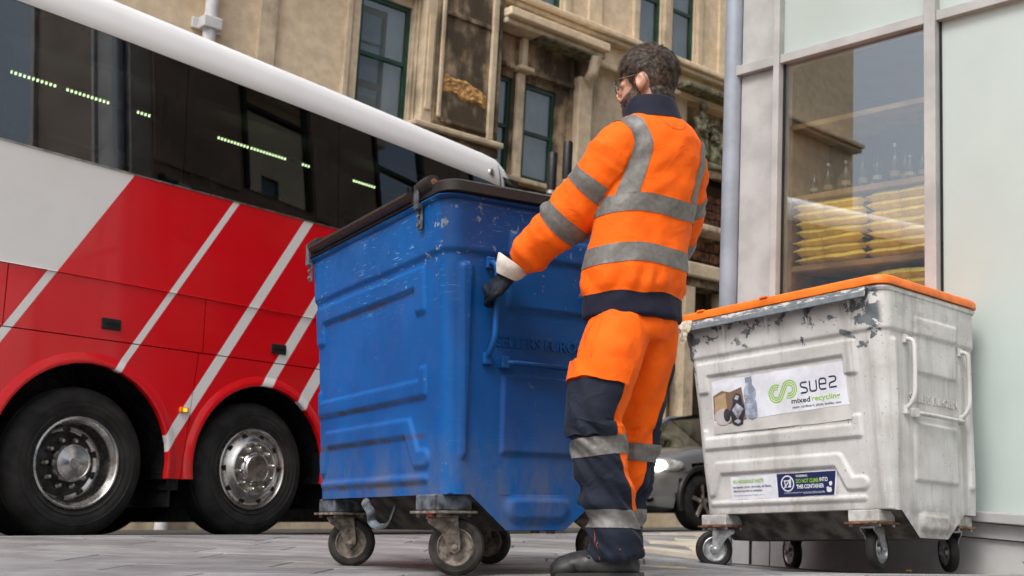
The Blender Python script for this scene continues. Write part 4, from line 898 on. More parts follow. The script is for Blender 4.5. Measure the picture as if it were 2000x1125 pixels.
def ribbon(P, w):
    P = [np.asarray(p, float) for p in P]; V, F = [], []
    for i, p in enumerate(P):
        a = P[max(0, i - 1)]; b_ = P[min(len(P) - 1, i + 1)]; t_ = nrm(b_ - a); q = V3(-t_[1], t_[0]) * w / 2; V += [tuple(p + q), tuple(p - q)]
    return V, [(2 * i, 2 * i + 1, 2 * i + 3, 2 * i + 2) for i in range(len(P) - 1)]
def ftext(s, u, z, h, width=None, bold=0.0):
    v, f = text_vf(s, h * 1.4, 0, bold); v = np.array(v); v[:, 0] -= v[:, 0].min(); k = (width / v[:, 0].max()) if width else .8
    return [(u + q[0] * k, z + q[1]) for q in v], f
def flat_mat(name, col, var=.05): return M(name, col, .45, var=var, vs=25)
P_ = dict(w=M('sticker_white', (.72, .75, .82), .35, var=.06, vs=11, col2=(.62, .64, .70)), g=flat_mat('print_green', (.27, .52, .03)), n=flat_mat('print_navy', (.010, .014, .05)), k=flat_mat('print_black', (.02, .02, .022)), p=flat_mat('panel_navy', (.012, .022, .085)),
          c1=flat_mat('print_cardboard', (.42, .30, .17)), c2=flat_mat('print_cardboard_shade', (.19, .125, .09)), t=flat_mat('print_bottle', (.36, .42, .52), .2), t2=flat_mat('print_bottle_cap', (.22, .27, .36)), a1=flat_mat('print_can_dark', (.035, .035, .05), .3), a2=flat_mat('print_can_light', (.38, .40, .45), .3), r=flat_mat('print_paper_roll', (.50, .46, .48)))
jag = lambda pts, s=.006: [(x + s * nz((x * 40, z * 40, 3)), z + s * nz((x * 40, z * 40, 9))) for x, z in pts]
def edge(x0, z0, x1, z1, n=14): return [(x0 + (x1 - x0) * k / n, z0 + (z1 - z0) * k / n) for k in range(n)]
outl = jag(edge(-.475, .715, .41, .72) + edge(.41, .72, .40, 1.022) + edge(.40, 1.022, -.472, 1.012) + edge(-.472, 1.012, -.475, .715), .005)
S1 = ob('recycling_sticker', fl(fpoly(outl), .0035), M('sticker_backing', (.55, .54, .52), .6, var=.1), WB); tag(S1, 'torn white sticker reading suez mixed recycling')
ob('sticker_face', fl(fpoly(jag(edge(-.468, .775, .40, .795) + edge(.40, .795, .392, .86) + edge(.392, .86, .398, 1.014, 8) + edge(.398, 1.014, -.466, 1.006) + edge(-.466, 1.006, -.468, .775), .006)), .0045), P_['w'], S1)
def pr(name, vf, m, lay, parent=None): return ob(name, fl(vf, .0045 + .0006 * lay), P_[m], parent or S1)
pr('printed_box', fpoly([(-.465, .79), (-.462, .925), (-.40, .948), (-.345, .935), (-.262, .955), (-.24, .78), (-.36, .765)]), 'c2', 1)
pr('printed_box', fpoly([(-.455, .80), (-.452, .915), (-.375, .935), (-.365, .775)]), 'c1', 2)
pr('printed_roll', fpoly([(-.455 + .055 + .06 * cos(a) , .805 + .045 * sin(a)) for a in np.linspace(0, 2 * pi, 22)[:-1]]), 'r', 3)
pr('printed_roll', fpoly([(-.372 + .024 * cos(a), .812 + .036 * sin(a)) for a in np.linspace(0, 2 * pi, 18)[:-1]]), 'a1', 4)
pr('printed_can', fpoly([(-.335, .76), (-.345, .80), (-.355, .825), (-.33, .865), (-.325, .90), (-.30, .925), (-.27, .915), (-.262, .87), (-.235, .835), (-.262, .79), (-.268, .755), (-.30, .748)]), 'a1', 4)
pr('printed_can', fpoly([(-.335, .835), (-.30, .87), (-.255, .838), (-.30, .785)]), 'a2', 5); pr('printed_can', fpoly([(-.315, .895), (-.30, .918), (-.28, .905), (-.29, .885)]), 'a2', 5); pr('printed_can', fpoly([(-.325, .775), (-.30, .785), (-.275, .772), (-.30, .758)]), 'a2', 5)
pr('printed_bottle', fpoly([(-.245, .79), (-.25, .86), (-.243, .88), (-.25, .90), (-.247, .935), (-.228, .962), (-.228, .972), (-.19, .972), (-.19, .962), (-.165, .93), (-.168, .90), (-.176, .88), (-.166, .86), (-.165, .79), (-.20, .775)]), 't', 4)
pr('printed_bottle', fpoly([(-.232, .972), (-.232, 1.002), (-.188, 1.004), (-.188, .972)]), 't2', 5)
for k in range(4): pr('printed_bottle', ribbon([(-.243, .80 + .035 * k), (-.205, .794 + .035 * k), (-.168, .80 + .035 * k)], .003), 't2', 5)
for r1 in (.046, .034, .022):
    r2 = .068 - r1; c1, c2 = (-.036, .893), (.048, .908); P = []
    for k in range(17): a = radians(62 + (318 - 62) * k / 16); P.append((c1[0] + r1 * cos(a), c1[1] + r1 * sin(a)))
    for k in range(17): a = radians(138 - (138 + 118) * k / 16); P.append((c2[0] + r2 * cos(a), c2[1] + r2 * sin(a)))
    pr('logo', ribbon(P, .0068), 'g', 1)
LET = {'s': [(.62, .98), (.15, .98), (.03, .88), (.03, .70), (.13, .58), (.5, .46), (.62, .34), (.62, .14), (.5, .03), (0, .03)], 'u': [(0, 1), (0, .2), (.05, .08), (.14, .02), (.46, .02), (.55, .08), (.6, .2), (.6, 1)],
       'e': [(.05, .5), (.6, .5), (.6, .8), (.55, .92), (.46, .98), (.14, .98), (.05, .92), (0, .8), (0, .2), (.05, .08), (.14, .02), (.6, .02)], 'z': [(0, .98), (.46, .98), (.58, .92), (.62, .82), (.62, .68), (.56, .58), (.46, .53), (.16, .45), (.06, .40), (.02, .30), (.02, .03), (.66, .03)]}
for i, ch in enumerate('suez'): pr('logo_letter', ribbon([(.118 + i * .058 + p[0] * .066, .878 + .0035 * i + p[1] * .056) for p in LET[ch]], .0085), 'n', 1)
pr('sticker_text', ftext('mixed', .056, .832, .027, .115, .0008), 'k', 1); pr('sticker_text', ftext('recycling', .182, .834, .027, .168, .0008), 'g', 1)
pr('sticker_text', ftext('paper, cardboard, plastic bottles, cans', .060, .806, .013, .292, .0002), 'k', 1)
S2 = ob('warning_sticker', fl(fpoly(jag(edge(-.385, .358, .272, .360) + edge(.272, .36, .292, .482, 8) + edge(.292, .482, -.383, .480) + edge(-.383, .48, -.385, .358, 8), .003)), .0035), P_['w'], WB); tag(S2, 'white and navy warning sticker')
def pr2(name, vf, m, lay): return pr(name, vf, m, lay, S2)
pr2('navy_panel', fpoly([(-.076, .361), (.262, .362), (.283, .478), (-.076, .479)]), 'p', 0)
pr2('sticker_text', ftext('NO HAZARDOUS WASTE', -.368, .445, .017, .205, .0006), 'g', 1); pr2('sticker_text', ftext('no liquids, tyres, aerosols, oil filters,', -.368, .418, .012, .255, .0002), 'k', 1)
pr2('sticker_text', ftext('electrical goods or asbestos.', -.368, .398, .012, .195, .0002), 'k', 1); pr2('sticker_text', ftext('If you produce this type of waste, call us', -.368, .377, .006, .20), 'k', 1)
ci = [(-.012 + .038 * cos(a), .428 + .038 * sin(a)) for a in np.linspace(0, 2 * pi, 30)]; pr2('no_climbing_symbol', ribbon(ci, .0065), 'w', 1); pr2('no_climbing_symbol', ribbon([(-.037, .402), (.014, .455)], .006), 'w', 3)
pr2('no_climbing_symbol', fpoly([(-.034, .445), (.012, .445), (.008, .408), (-.026, .408)]), 'w', 1); pr2('no_climbing_symbol', fpoly([(-.026, .438), (-.008, .440), (.0, .425), (-.012, .408), (-.022, .415)]), 'p', 2)
pr2('sticker_text', ftext('WARNING', .042, .458, .011, .07, .0004), 'w', 1); pr2('sticker_text', ftext('DO NOT CLIMB', .042, .428, .020, .135, .0007), 'g', 1); pr2('sticker_text', ftext('INTO', .184, .430, .020, .048, .0007), 'w', 1)
pr2('sticker_text', ftext('THIS CONTAINER', .042, .400, .020, .165, .0007), 'w', 1); pr2('sticker_text', ftext('It could be emptied into a compaction vehicle at any time', -.035, .378, .007, .245), 'w', 1); pr2('sticker_text', ribbon([(.08, .3745), (.21, .3755)], .0012), 'w', 1)
pr2('lorry_symbol', fpoly([(.222, .380), (.222, .400), (.232, .404), (.236, .398), (.248, .400), (.252, .384), (.246, .376), (.230, .376)]), 'w', 1); pr2('lorry_symbol', fpoly([(.240, .408), (.238, .424), (.252, .430), (.258, .418), (.250, .406)]), 'w', 1)

# ================================================================== car beyond the kerb
def paint_grey():
    n = NT('dark_grey_car_paint'); return n.done(n.mix(n.ramp(n.noise(2, 3), .3, .7), (.145, .15, .158), (.17, .176, .185)), .26, .35, .5, .8)
MAT['carpaint'] = paint_grey()
CA = empty('car', (2.76, 15.12, .083), (0, 0, atan2(-.6494, -.7604))); CA.scale = (1.06, 1.06, 1.06); tag(CA, 'dark grey hatchback car with a lit headlight seen between the man and the white bin', 'car')
def car_section(x):
    w = .875 - .30 * sm((x - 1.35) / .75) ** 1.6 - .12 * sm((-x - 1.5) / .6); zt = np.interp(x, [-2.08, -1.9, -1, .9, 1.3, 1.75, 1.98, 2.10], [.86, .98, .97, .96, .925, .83, .74, .60]); zb = np.interp(x, [-2.08, -1.8, 1.7, 2.1], [.34, .20, .19, .24])
    pts = [(0, zb), (w * .8, zb), (w * .96, zb + .05), (w, zb + .14), (w * 1.0, zb + .22), (w * .995, zb + .30), (w, zb + .38), (w * .995, zb + .46), (w * .98, (zb + .50 + zt - .10) / 2), (w * .955, zt - .07), (w * .90, zt - .02), (w * .75, zt + .005), (w * .4, zt + .025), (0, zt + .03)]
    out = []
    for y_, z_ in pts:
        for cx in (1.30, -1.30):
            d = hypot(x - cx, z_ - .31)
            if d < .365 and y_ > .5: y_ = min(y_, .56)
        out.append((y_, z_))
    return out
xs_ = [-2.08 + .045 * i for i in range(94)]; V, F = [], []
secs = []
for x in xs_:
    s_ = car_section(x); secs.append([(x, -y_, z_) for y_, z_ in s_[::-1]][:-1] + [(x, y_, z_) for y_, z_ in s_])
n = len(secs[0]); V = [p for s_ in secs for p in s_]
F = [(i * n + j, i * n + j + 1, (i + 1) * n + j + 1, (i + 1) * n + j) for i in range(len(secs) - 1) for j in range(n - 1)] + [tuple(range((len(secs) - 1) * n, len(secs) * n)), tuple(range(n - 1, -1, -1))]
ob('body', (V, F), MAT['carpaint'], CA, 40)
def gh(x, z, w): return [(x, -w, z), (x, w, z)]
ws0, ws1 = (.98, .965, .76), (.18, 1.42, .60)
def quadstrip(a, b): return [(a[0], -a[2], a[1]), (a[0], a[2], a[1]), (b[0], b[2], b[1]), (b[0], -b[2], b[1])]
ob('windscreen', (quadstrip(ws0, ws1), [(0, 1, 2, 3)]), MAT['carglass'], CA)
ob('rear_window', (quadstrip((-1.35, 1.40, .58), (-1.92, .97, .70)), [(0, 1, 2, 3)]), MAT['carglass'], CA)
for s_ in (-1, 1):
    ob('side_window', ([(.93, s_ * .80, .955), (.18, s_ * .61, 1.41), (-1.35, s_ * .59, 1.39), (-1.85, s_ * .76, .965)], [(0, 1, 2, 3)]), MAT['carglass'], CA)
    ob('roof_pillar', tube([(1.0, s_ * .775, .96), (.18, s_ * .605, 1.425), (-.6, s_ * .605, 1.47), (-1.35, s_ * .585, 1.405), (-1.93, s_ * .72, .97)], .032, 8), MAT['carpaint'], CA, 50)
    ob('roof_pillar', tube([(-.35, s_ * .79, .96), (-.40, s_ * .61, 1.45)], .035, 6), MAT['black'], CA)
    ob('door_mirror', ellipsoid((.72, s_ * .93, 1.0), (.07, .10, .065)), MAT['carpaint'], CA, 180)
V = [(x, y_ * w, z + .035 * (1 - y_ * y_)) for x, z, w in ((.20, 1.41, .60), (-.1, 1.455, .61), (-.6, 1.465, .61), (-1.1, 1.44, .60), (-1.37, 1.395, .58)) for y_ in (-1, -.6, -.2, .2, .6, 1)]
ob('roof', (V, [(i * 6 + j, i * 6 + j + 1, i * 6 + j + 7, i * 6 + j + 6) for i in range(4) for j in range(5)]), MAT['carpaint'], CA, 60)
for y_ in (-.36, .36): ob('seat', join(box(-.32, -.18, y_ - .24, y_ + .24, .5, 1.08, b=.05), box(-.30, -.20, y_ - .12, y_ + .12, 1.1, 1.28, b=.04)), MAT['seat'], CA, 40)
ob('dashboard', box(.45, .9, -.72, .72, .80, .93, b=.04), MAT['black'], CA)
ob('steering_wheel', xf(tube([(0, .18 * cos(a), .18 * sin(a)) for a in np.linspace(0, 2 * pi, 20)], .015, 6), None, (.38, -.36, .98)), MAT['black'], CA)
for s_ in (-1, 1):
    hl = ob('headlight', ellipsoid((1.79, s_ * .67, .715), (.27, .085, .085), Matrix.Rotation(-s_ * .75, 3, 'Z')), M('headlight_glass', (.45, .46, .46), .12, .3, var=.3, vs=14), CA, 180)
    ob('lit_bulb', ellipsoid((1.875, s_ * .715, .712), (.095, .095, .062)), MAT['headlamp'], hl, 180)
    ob('fog_lamp', ellipsoid((1.93, s_ * .56, .345), (.06, .11, .045)), MAT['black'], CA, 180)
    for x in (1.30, -1.30):
        w = ob('wheel', lathe([(.20, -.11), (.235, -.115), (.29, -.10), (.31, -.075), (.31, .075), (.29, .1), (.2, .1)], 32), MAT['rubber'], CA, 35); w.location = (x, s_ * .755, .31); w.rotation_euler = (0, 0, 0 if s_ < 0 else pi)
        ob('wheel_arch', tube([(x + .385 * cos(a), s_ * .845, .31 + .385 * sin(a)) for a in np.linspace(-.25, pi + .25, 24)], .034, 8), MAT['black'], CA, 60)
        ob('rim', lathe([(.225, -.112), (.212, -.113), (.205, -.09), (.20, -.03), (0, -.03)], 32), MAT['darkmetal'], w, 40)
        ob('spokes', join(*[xf(box(-.022, .022, -.105, -.075, .03, .208, b=.006), Matrix.Rotation(2 * pi * k / 5, 3, 'Y')) for k in range(5)], lathe([(.055, -.075), (.05, -.112), (0, -.115)], 16)), MAT['alloy'], w, 40)
ob('grille', box(2.00, 2.075, -.38, .38, .30, .44, b=.02), MAT['black'], CA); ob('number_plate', box(2.088, 2.10, -.26, .26, .46, .56), M('plate', (.6, .6, .58), .5), CA)

# ================================================================== twin black posts at the kerb, fallen leaf
for i, (x, y_, h_, lab) in enumerate(((.212, 10.55, 3.70, 'slim black post with a silver band, the left of two at the kerb'), (.352, 10.40, 3.76, 'slim black post with a silver band, the right of two at the kerb'))):
    up = GV * h_; z0 = gz(x, y_) - .03; p = empty('post', (x, y_, z0)); tag(p, lab, 'post', 'black posts at the kerb')
    ob('shaft', tube([(0, 0, 0), GV * (h_ - .42)], .042, 18), MAT['black'], p, 50)
    ob('sleeve', tube([GV * (h_ - .385), GV * (h_ - .01), up], [.047, .047, .040], 18), MAT['black'], p, 50)
    ob('silver_band', tube([GV * (h_ - .42), GV * (h_ - .385)], .049, 18), MAT['zinc'], p, 50)
lf = [(0, -.045), (.012, -.03), (.03, -.028), (.022, -.008), (.04, .006), (.02, .014), (.018, .036), (0, .05), (-.018, .034), (-.022, .012), (-.04, .004), (-.024, -.01), (-.028, -.03), (-.01, -.03)]
LM = M('yellow_leaf', (.42, .24, .03), .7, var=.3, vs=60)
for i, (x, y_, s_, lab) in enumerate(((2.02, 4.42, 1.0, 'small yellow autumn leaf on the paving at the right edge'), (1.50, 4.30, .35, 'tiny leaf scrap on the paving below the white bin'))):
    V = [(a * s_, b * s_, s_ * (.012 + .35 * abs(a) + .15 * b)) for a, b in lf] + [(0, 0, .008 * s_)]; nL = len(lf)
    o = ob('leaf', (V, [(k, (k + 1) % nL, nL) for k in range(nL)]), LM); o.location = (x, y_, gz(x, y_) + .006); o.rotation_euler = (.5 if i == 0 else 0, .2, 1.1 + i); tag(o, lab, 'leaf')

# ================================================================== the man
PE = empty('person', (.40, 3.72, 0)); tag(PE, 'bearded man in orange hi-vis jacket and trousers gripping the blue bin handle', 'person')
PO = V3(.40, 3.72, 0)
def pob(name, vf, mat, parent=PE, smooth=180): return ob(name, (np.asarray(vf[0], float) - PO, vf[1]), MAT[mat] if isinstance(mat, str) else mat, parent, smooth)
TR, TF, UP = V3(.866, .5, 0), V3(-.5, .866, 0), V3(0, 0, 1)
tz = [.86, .90, .935, .965, 1.02, 1.10, 1.20, 1.32, 1.42, 1.49, 1.535, 1.57, 1.60]
tcx = [.414, .414, .415, .418, .425, .437, .456, .482, .500, .508, .506, .500, .494]; tcy = [3.72] * 5 + [3.718, 3.715, 3.71, 3.706, 3.702, 3.70, 3.70, 3.70]
thw = [.180, .180, .178, .190, .195, .190, .186, .194, .198, .188, .158, .115, .078]; thd = [.136, .136, .134, .144, .146, .140, .136, .138, .136, .126, .112, .098, .082]
def tint(z, arr): return np.interp(z, tz, arr)
torso = rings([((x, y_, z), TR, TF, a, b) for z, x, y_, a, b in zip(tz, tcx, tcy, thw, thd)], 36)
armL = [V3(.43, 3.66, 1.515), V3(.378, 3.628, 1.455), V3(.338, 3.640, 1.392), V3(.27, 3.68, 1.305), V3(.185, 3.728, 1.218), V3(.105, 3.783, 1.152), V3(.05, 3.822, 1.113), V3(.026, 3.838, 1.096)]; rL = [.055, .088, .095, .092, .085, .076, .062, .050]
armR = [V3(.56, 3.73, 1.515), V3(.600, 3.765, 1.455), V3(.616, 3.80, 1.392), V3(.622, 3.885, 1.29), V3(.600, 3.96, 1.20), V3(.55, 4.02, 1.14), V3(.50, 4.07, 1.10), V3(.46, 4.095, 1.085)]; rR = [.055, .084, .087, .080, .074, .072, .060, .052]
def limb(P, R_, n=20):
    Q = spl(P, 4); q = np.interp(np.linspace(0, len(P) - 1, len(Q)), range(len(P)), R_); return tube(Q, list(q), n)
v, nn, t = remesh(join(torso, limb(armL, rL), limb(armR, rR)), .007, 5)
def arm_field(v, P, R_):
    best = np.full(len(v), 9.0); tt = np.zeros(len(v)); rr = np.ones(len(v)); acc = 0
    for k, (a, b) in enumerate(zip(P[:-1], P[1:])):
        ab = b - a; L = np.linalg.norm(ab); s = np.clip(((v - a) @ ab) / (L * L), 0, 1); d = np.linalg.norm(v - a - s[:, None] * ab, axis=1); m = d < best
        best = np.where(m, d, best); tt = np.where(m, acc + s * L, tt); rr = np.where(m, R_[k] + (R_[k + 1] - R_[k]) * s, rr); acc += L
    return tt, best / rr
def fields(v):
    z = v[:, 2]; c = np.stack([tint(z, tcx), tint(z, tcy)], 1); q = v[:, :2] - c; r = q @ TR[:2]; f = q @ TF[:2]
    dt = np.hypot(r / tint(z, thw), f / tint(z, thd)); tl, dl = arm_field(v, armL, rL); t2, dr = arm_field(v, armR, rR)
    return r, f, dt, tl, dl, t2, dr
r, f, dt, tl, dl, t2, dr = fields(v)
onL = (dl < dt) & (tl > .10); onR = (dr < dt) & (t2 > .10)
def ridge(p, o): return 1 - 2 * abs(nz(p, 1, o))
# folds in the cloth
dsp = np.zeros(len(v))
for i, p in enumerate(v):
    d = .006 * nz(p, 7, 1) + .0025 * nz(p, 19, 3)
    if onL[i]: d += (.004 + .006 * math.exp(-((tl[i] - .43) / .09) ** 2) + .005 * math.exp(-((tl[i] - .14) / .06) ** 2)) * ridge((tl[i] * 17 + p[2] * 4, p[2] * 7, p[1] * 7), 4)
    if onL[i]: d += .005 * nz((tl[i] * 26, p[2] * 9, p[1] * 9), 1, 8) * (1 + 1.2 * math.exp(-((tl[i] - .45) / .07) ** 2)) + .010 * math.exp(-((tl[i] - .585) / .022) ** 2)
    elif onR[i]: d += .005 * ridge((t2[i] * 17, p[2] * 7, p[1] * 7), 4) + .006 * nz((t2[i] * 26, p[2] * 9, p[1] * 9), 1, 5)
    else:
        a = atan2(f[i], r[i]); d += .0065 * math.exp(-((p[2] - .975) / .035) ** 2) * sin(a * 13 + 3 * nz(p, 6)) + .004 * nz((a * 1.4 + p[2] * 6, p[2] * 14 - a * 2, 2), 1, 6)
        d += .0045 * ridge((a * .9 + p[2] * 5, p[2] * 9 - a * 1.2, 7), 3) * (.4 + math.exp(-((p[2] - 1.0) / .12) ** 2))
        d -= .006 * math.exp(-((abs(r[i]) - .175) / .03) ** 2) * math.exp(-((p[2] - 1.33) / .07) ** 2)
    dsp[i] = d
v = v + nn * dsp[:, None]; nn = vnormals(v, t)
z = v[:, 2]; tors = ~(onL | onR)
hem = .936 + .004 * np.sin(v[:, 0] * 40) - z; hem = np.where(tors, hem, -1.0)
jk = pob('jacket', clip(v, t, -hem), 'orange'); pob('jacket_hem', clip(v, t, hem, .002, nn), 'collar'); tag(jk, 'bright orange hi-vis sweatshirt')
def tape(name, g, off=.0024, parent=jk, mat='tape'):
    V_, F_ = clip(v, t, g, off, nn)
    if F_: pob(name, (V_, F_), mat, parent)
sag = .006 * np.sin(v[:, 0] * 17 + v[:, 1] * 9)
tape('reflective_tape', np.where(tors, .0325 - np.abs(z - 1.062 - sag), -1.0))
tape('reflective_tape', np.where(tors, .031 - np.abs(z - 1.234 - sag), -1.0))
for s_ in (-1, 1): tape('reflective_tape', np.where(tors, np.minimum(.030 - np.abs(r - s_ * (.135 + .25 * np.clip(z - 1.45, 0, .05)) - .01 * np.sin(z * 14)), z - 1.268), -1.0))
for c_ in (.255, .415):
    tape('reflective_tape', np.where(onL, .030 - np.abs(tl - c_), -1.0)); tape('reflective_tape', np.where(onR, .030 - np.abs(t2 - c_), -1.0))
SEAM = M('armhole_seam', (.62, .075, .002), .8)
tape('armhole_seam', np.where(onL, .0016 - np.abs(tl - .125), -1.0), .0012, jk, SEAM); tape('armhole_seam', np.where(onR, .0016 - np.abs(t2 - .125), -1.0), .0012, jk, SEAM)
lab = np.hypot((r - 0) / .052, (z - 1.562) / .055); tape('neck_patch_seam', np.where(tors & (f < 0) & (z < 1.562), .05 - np.abs(lab - 1), -1.0), .0012, jk, M('seam_thread', (.75, .12, .004), .8))
# collar
cc = V3(.494, 3.70, 1.57); V, F = [], []; nC = 40
for (z_, s_, ins) in ((-.012, 1.18, 0), (.025, 1.06, 0), (.066, 1.0, 0), (.072, .97, 0), (.066, .93, 0), (.02, .93, 0)):
    for k in range(nC):
        a = 2 * pi * k / nC; fr = max(0, cos(a - 2.3)); V.append(cc + TR * cos(a) * .097 * s_ + TF * sin(a) * .094 * s_ + UP * (z_ * (1 - .42 * max(0, sin(a - .35))) - .030 * max(0, sin(a - .35))) + V3(-.006, 0, 0) * (z_ > .05))
F = [(i * nC + k, i * nC + (k + 1) % nC, (i + 1) * nC + (k + 1) % nC, (i + 1) * nC + k) for i in range(5) for k in range(nC)]
pob('collar', (V, F), 'collar')
pob('knit_cuff', tube([V3(.040, 3.829, 1.106), V3(.018, 3.843, 1.084), V3(-.002, 3.852, 1.062)], [.046, .041, .038], 22), 'collar'); pob('knit_cuff', tube([V3(.47, 4.09, 1.088), V3(.445, 4.105, 1.075)], [.045, .040], 18), 'collar')

# trousers
legL = [V3(.385, 3.69, .90), V3(.366, 3.672, .84), V3(.325, 3.64, .72), V3(.298, 3.625, .62), V3(.275, 3.612, .52), V3(.280, 3.610, .42), V3(.298, 3.612, .31), V3(.322, 3.618, .20), V3(.337, 3.622, .075)]; qL = [.075, .103, .104, .095, .084, .077, .073, .072, .082]
legR = [V3(.450, 3.755, .90), V3(.466, 3.778, .84), V3(.458, 3.81, .72), V3(.445, 3.83, .62), V3(.428, 3.845, .52), V3(.415, 3.85, .42), V3(.398, 3.853, .31), V3(.375, 3.853, .20), V3(.352, 3.852, .085)]; qR = [.075, .104, .101, .092, .081, .074, .068, .067, .076]
pel = rings([((.418, 3.72, z_), TR, TF, a, b) for z_, a, b in ((.79, .13, .10), (.83, .160, .115), (.88, .158, .112), (.95, .15, .105), (1.0, .14, .10))], 32)
v, nn, t = remesh(join(pel, limb(legL, qL, 24), limb(legR, qR, 24)), .007, 5)
zl = [p[2] for p in legL][::-1]
def legax(z, P): zz = [p[2] for p in P][::-1]; return np.stack([np.interp(z, zz, [p[k] for p in P][::-1]) for k in (0, 1)], 1)
def leg_fields(v):
    z = v[:, 2]; qa = v[:, :2] - legax(z, legL); qb = v[:, :2] - legax(z, legR); ra = np.interp(z, zl, qL[::-1]); rb = np.interp(z, [p[2] for p in legR][::-1], qR[::-1])
    da, db = np.linalg.norm(qa, axis=1) / ra, np.linalg.norm(qb, axis=1) / rb; return z, qa, qb, ra, rb, da < db
z, qa, qb, ra, rb, isL = leg_fields(v)
dsp = np.zeros(len(v))
for i, p in enumerate(v):
    q = qa[i] if isL[i] else qb[i]; a = atan2(q[1], q[0])
    d = .006 * nz(p, 8, 2) + .003 * nz(p, 20, 7)
    if p[2] < .50:
        m = math.exp(-((p[2] - .245) / .085) ** 2); d += m * (.017 * nz((a * .55, p[2] * 19 + a * .9, 3 + isL[i]), 1, 2) + .009 * sin(p[2] * 62 + 1.6 * sin(a + 1)))
    d += (.007 if p[2] > .5 else .015) * ridge((a * .7 + p[2] * 2.5, p[2] * (7 if p[2] > .5 else 13) + a * (1.1 if isL[i] else -1.1), 2 + 5 * isL[i]), 6)
    if .42 < p[2] < .9: d += .006 * nz((a * 1.3, p[2] * 7 + a, 9), 1, 3)
    dsp[i] = d
v = v + nn * dsp[:, None]; nn = vnormals(v, t); z = v[:, 2]
eL = nrm(V3(-.70, -.71)); eR = nrm(V3(.93, .10))
gL = np.minimum((qa @ eL) / ra + np.interp(z, [.15, .22, .3, .45, .65], [1.6, .50, .14, -.10, -.18]), (.645 - z) * 12); gR = np.minimum((qb @ eR) / rb - np.interp(z, [.12, .17, .25, .35, .5, .7], [-1.5, -.3, .2, .5, .72, .86]), (.72 - z) * 12)
g = np.where(isL, gL, gR)
tro = pob('trousers', clip(v, t, -g), 'orange'); tag(tro, 'orange hi-vis work trousers'); pob('navy_panel', clip(v, t, g, .0006, nn), 'navy', tro)
tilt = (v[:, 0] - .33) * .10
for q_ in (isL, ~isL):
    tape('reflective_tape', np.where(q_, np.where(isL, .030 - np.abs(z - .430 - tilt), .030 - np.abs(z - .425 + tilt * .6)), -1.0), .0028, tro)
    tape('reflective_tape', np.where(q_, np.where(isL, .029 - np.abs(z - .195 - .05 * (qa @ eL)), .029 - np.abs(z - .20)), -1.0), .0032, tro)
side_ = (qa @ eL) / ra
pk = np.minimum(np.minimum((z - .458) * 10, (.640 - z) * 10), np.minimum((side_ - .18), (1.4 - side_))); tape('cargo_pocket', np.where(isL, pk, -1.0), .011, tro, 'navy')
pk2 = np.minimum(np.minimum((z - .458) * 10, (.60 - z) * 10), .28 - np.abs((qa @ nrm(V3(-.95, -.3))) / ra - .55)); tape('tool_pocket', np.where(isL & (side_ > .1) & ((qa @ nrm(V3(.71, -.70))) < 0), np.minimum(pk2, side_ - .1), -1.0), .015, tro, 'navy')
tape('cargo_pocket', np.where(isL, np.minimum(np.minimum((z - .632 - .03 * (side_ - .6)) * 10, (.705 - z) * 10), side_ - .10), -1.0), .020, tro, 'orange')
az_ = (qa @ nrm(V3(.71, -.70))) / ra
tape('pocket_seam', np.where(isL & (z > .715) & (z < .87), .020 - np.abs(side_ * .0 + az_ + .25 - (z - .715) * 3.2 + .35), -1.0), .0012, tro, SEAM); tape('side_seam', np.where(isL & (z > .70) & (side_ > .2), .014 - np.abs(az_ - .12), -1.0), .0012, tro, SEAM)
tape('hem_stitching', np.where(isL, .0014 - np.abs(z - .104), -1.0), .0012, tro, 'stitch'); 
for c_ in (-.12, -.02): tape('hem_stitching', np.where(isL & (side_ > .2) & (z < .165), .017 - np.abs(az_ - c_), -1.0), .0012, tro, 'stitch')
tape('stitching', np.where(isL, np.minimum(.0012 - np.abs(z - .70), side_ - .1), -1.0), .0152, tro, M('seam_thread_dark', (.65, .09, .003), .8))

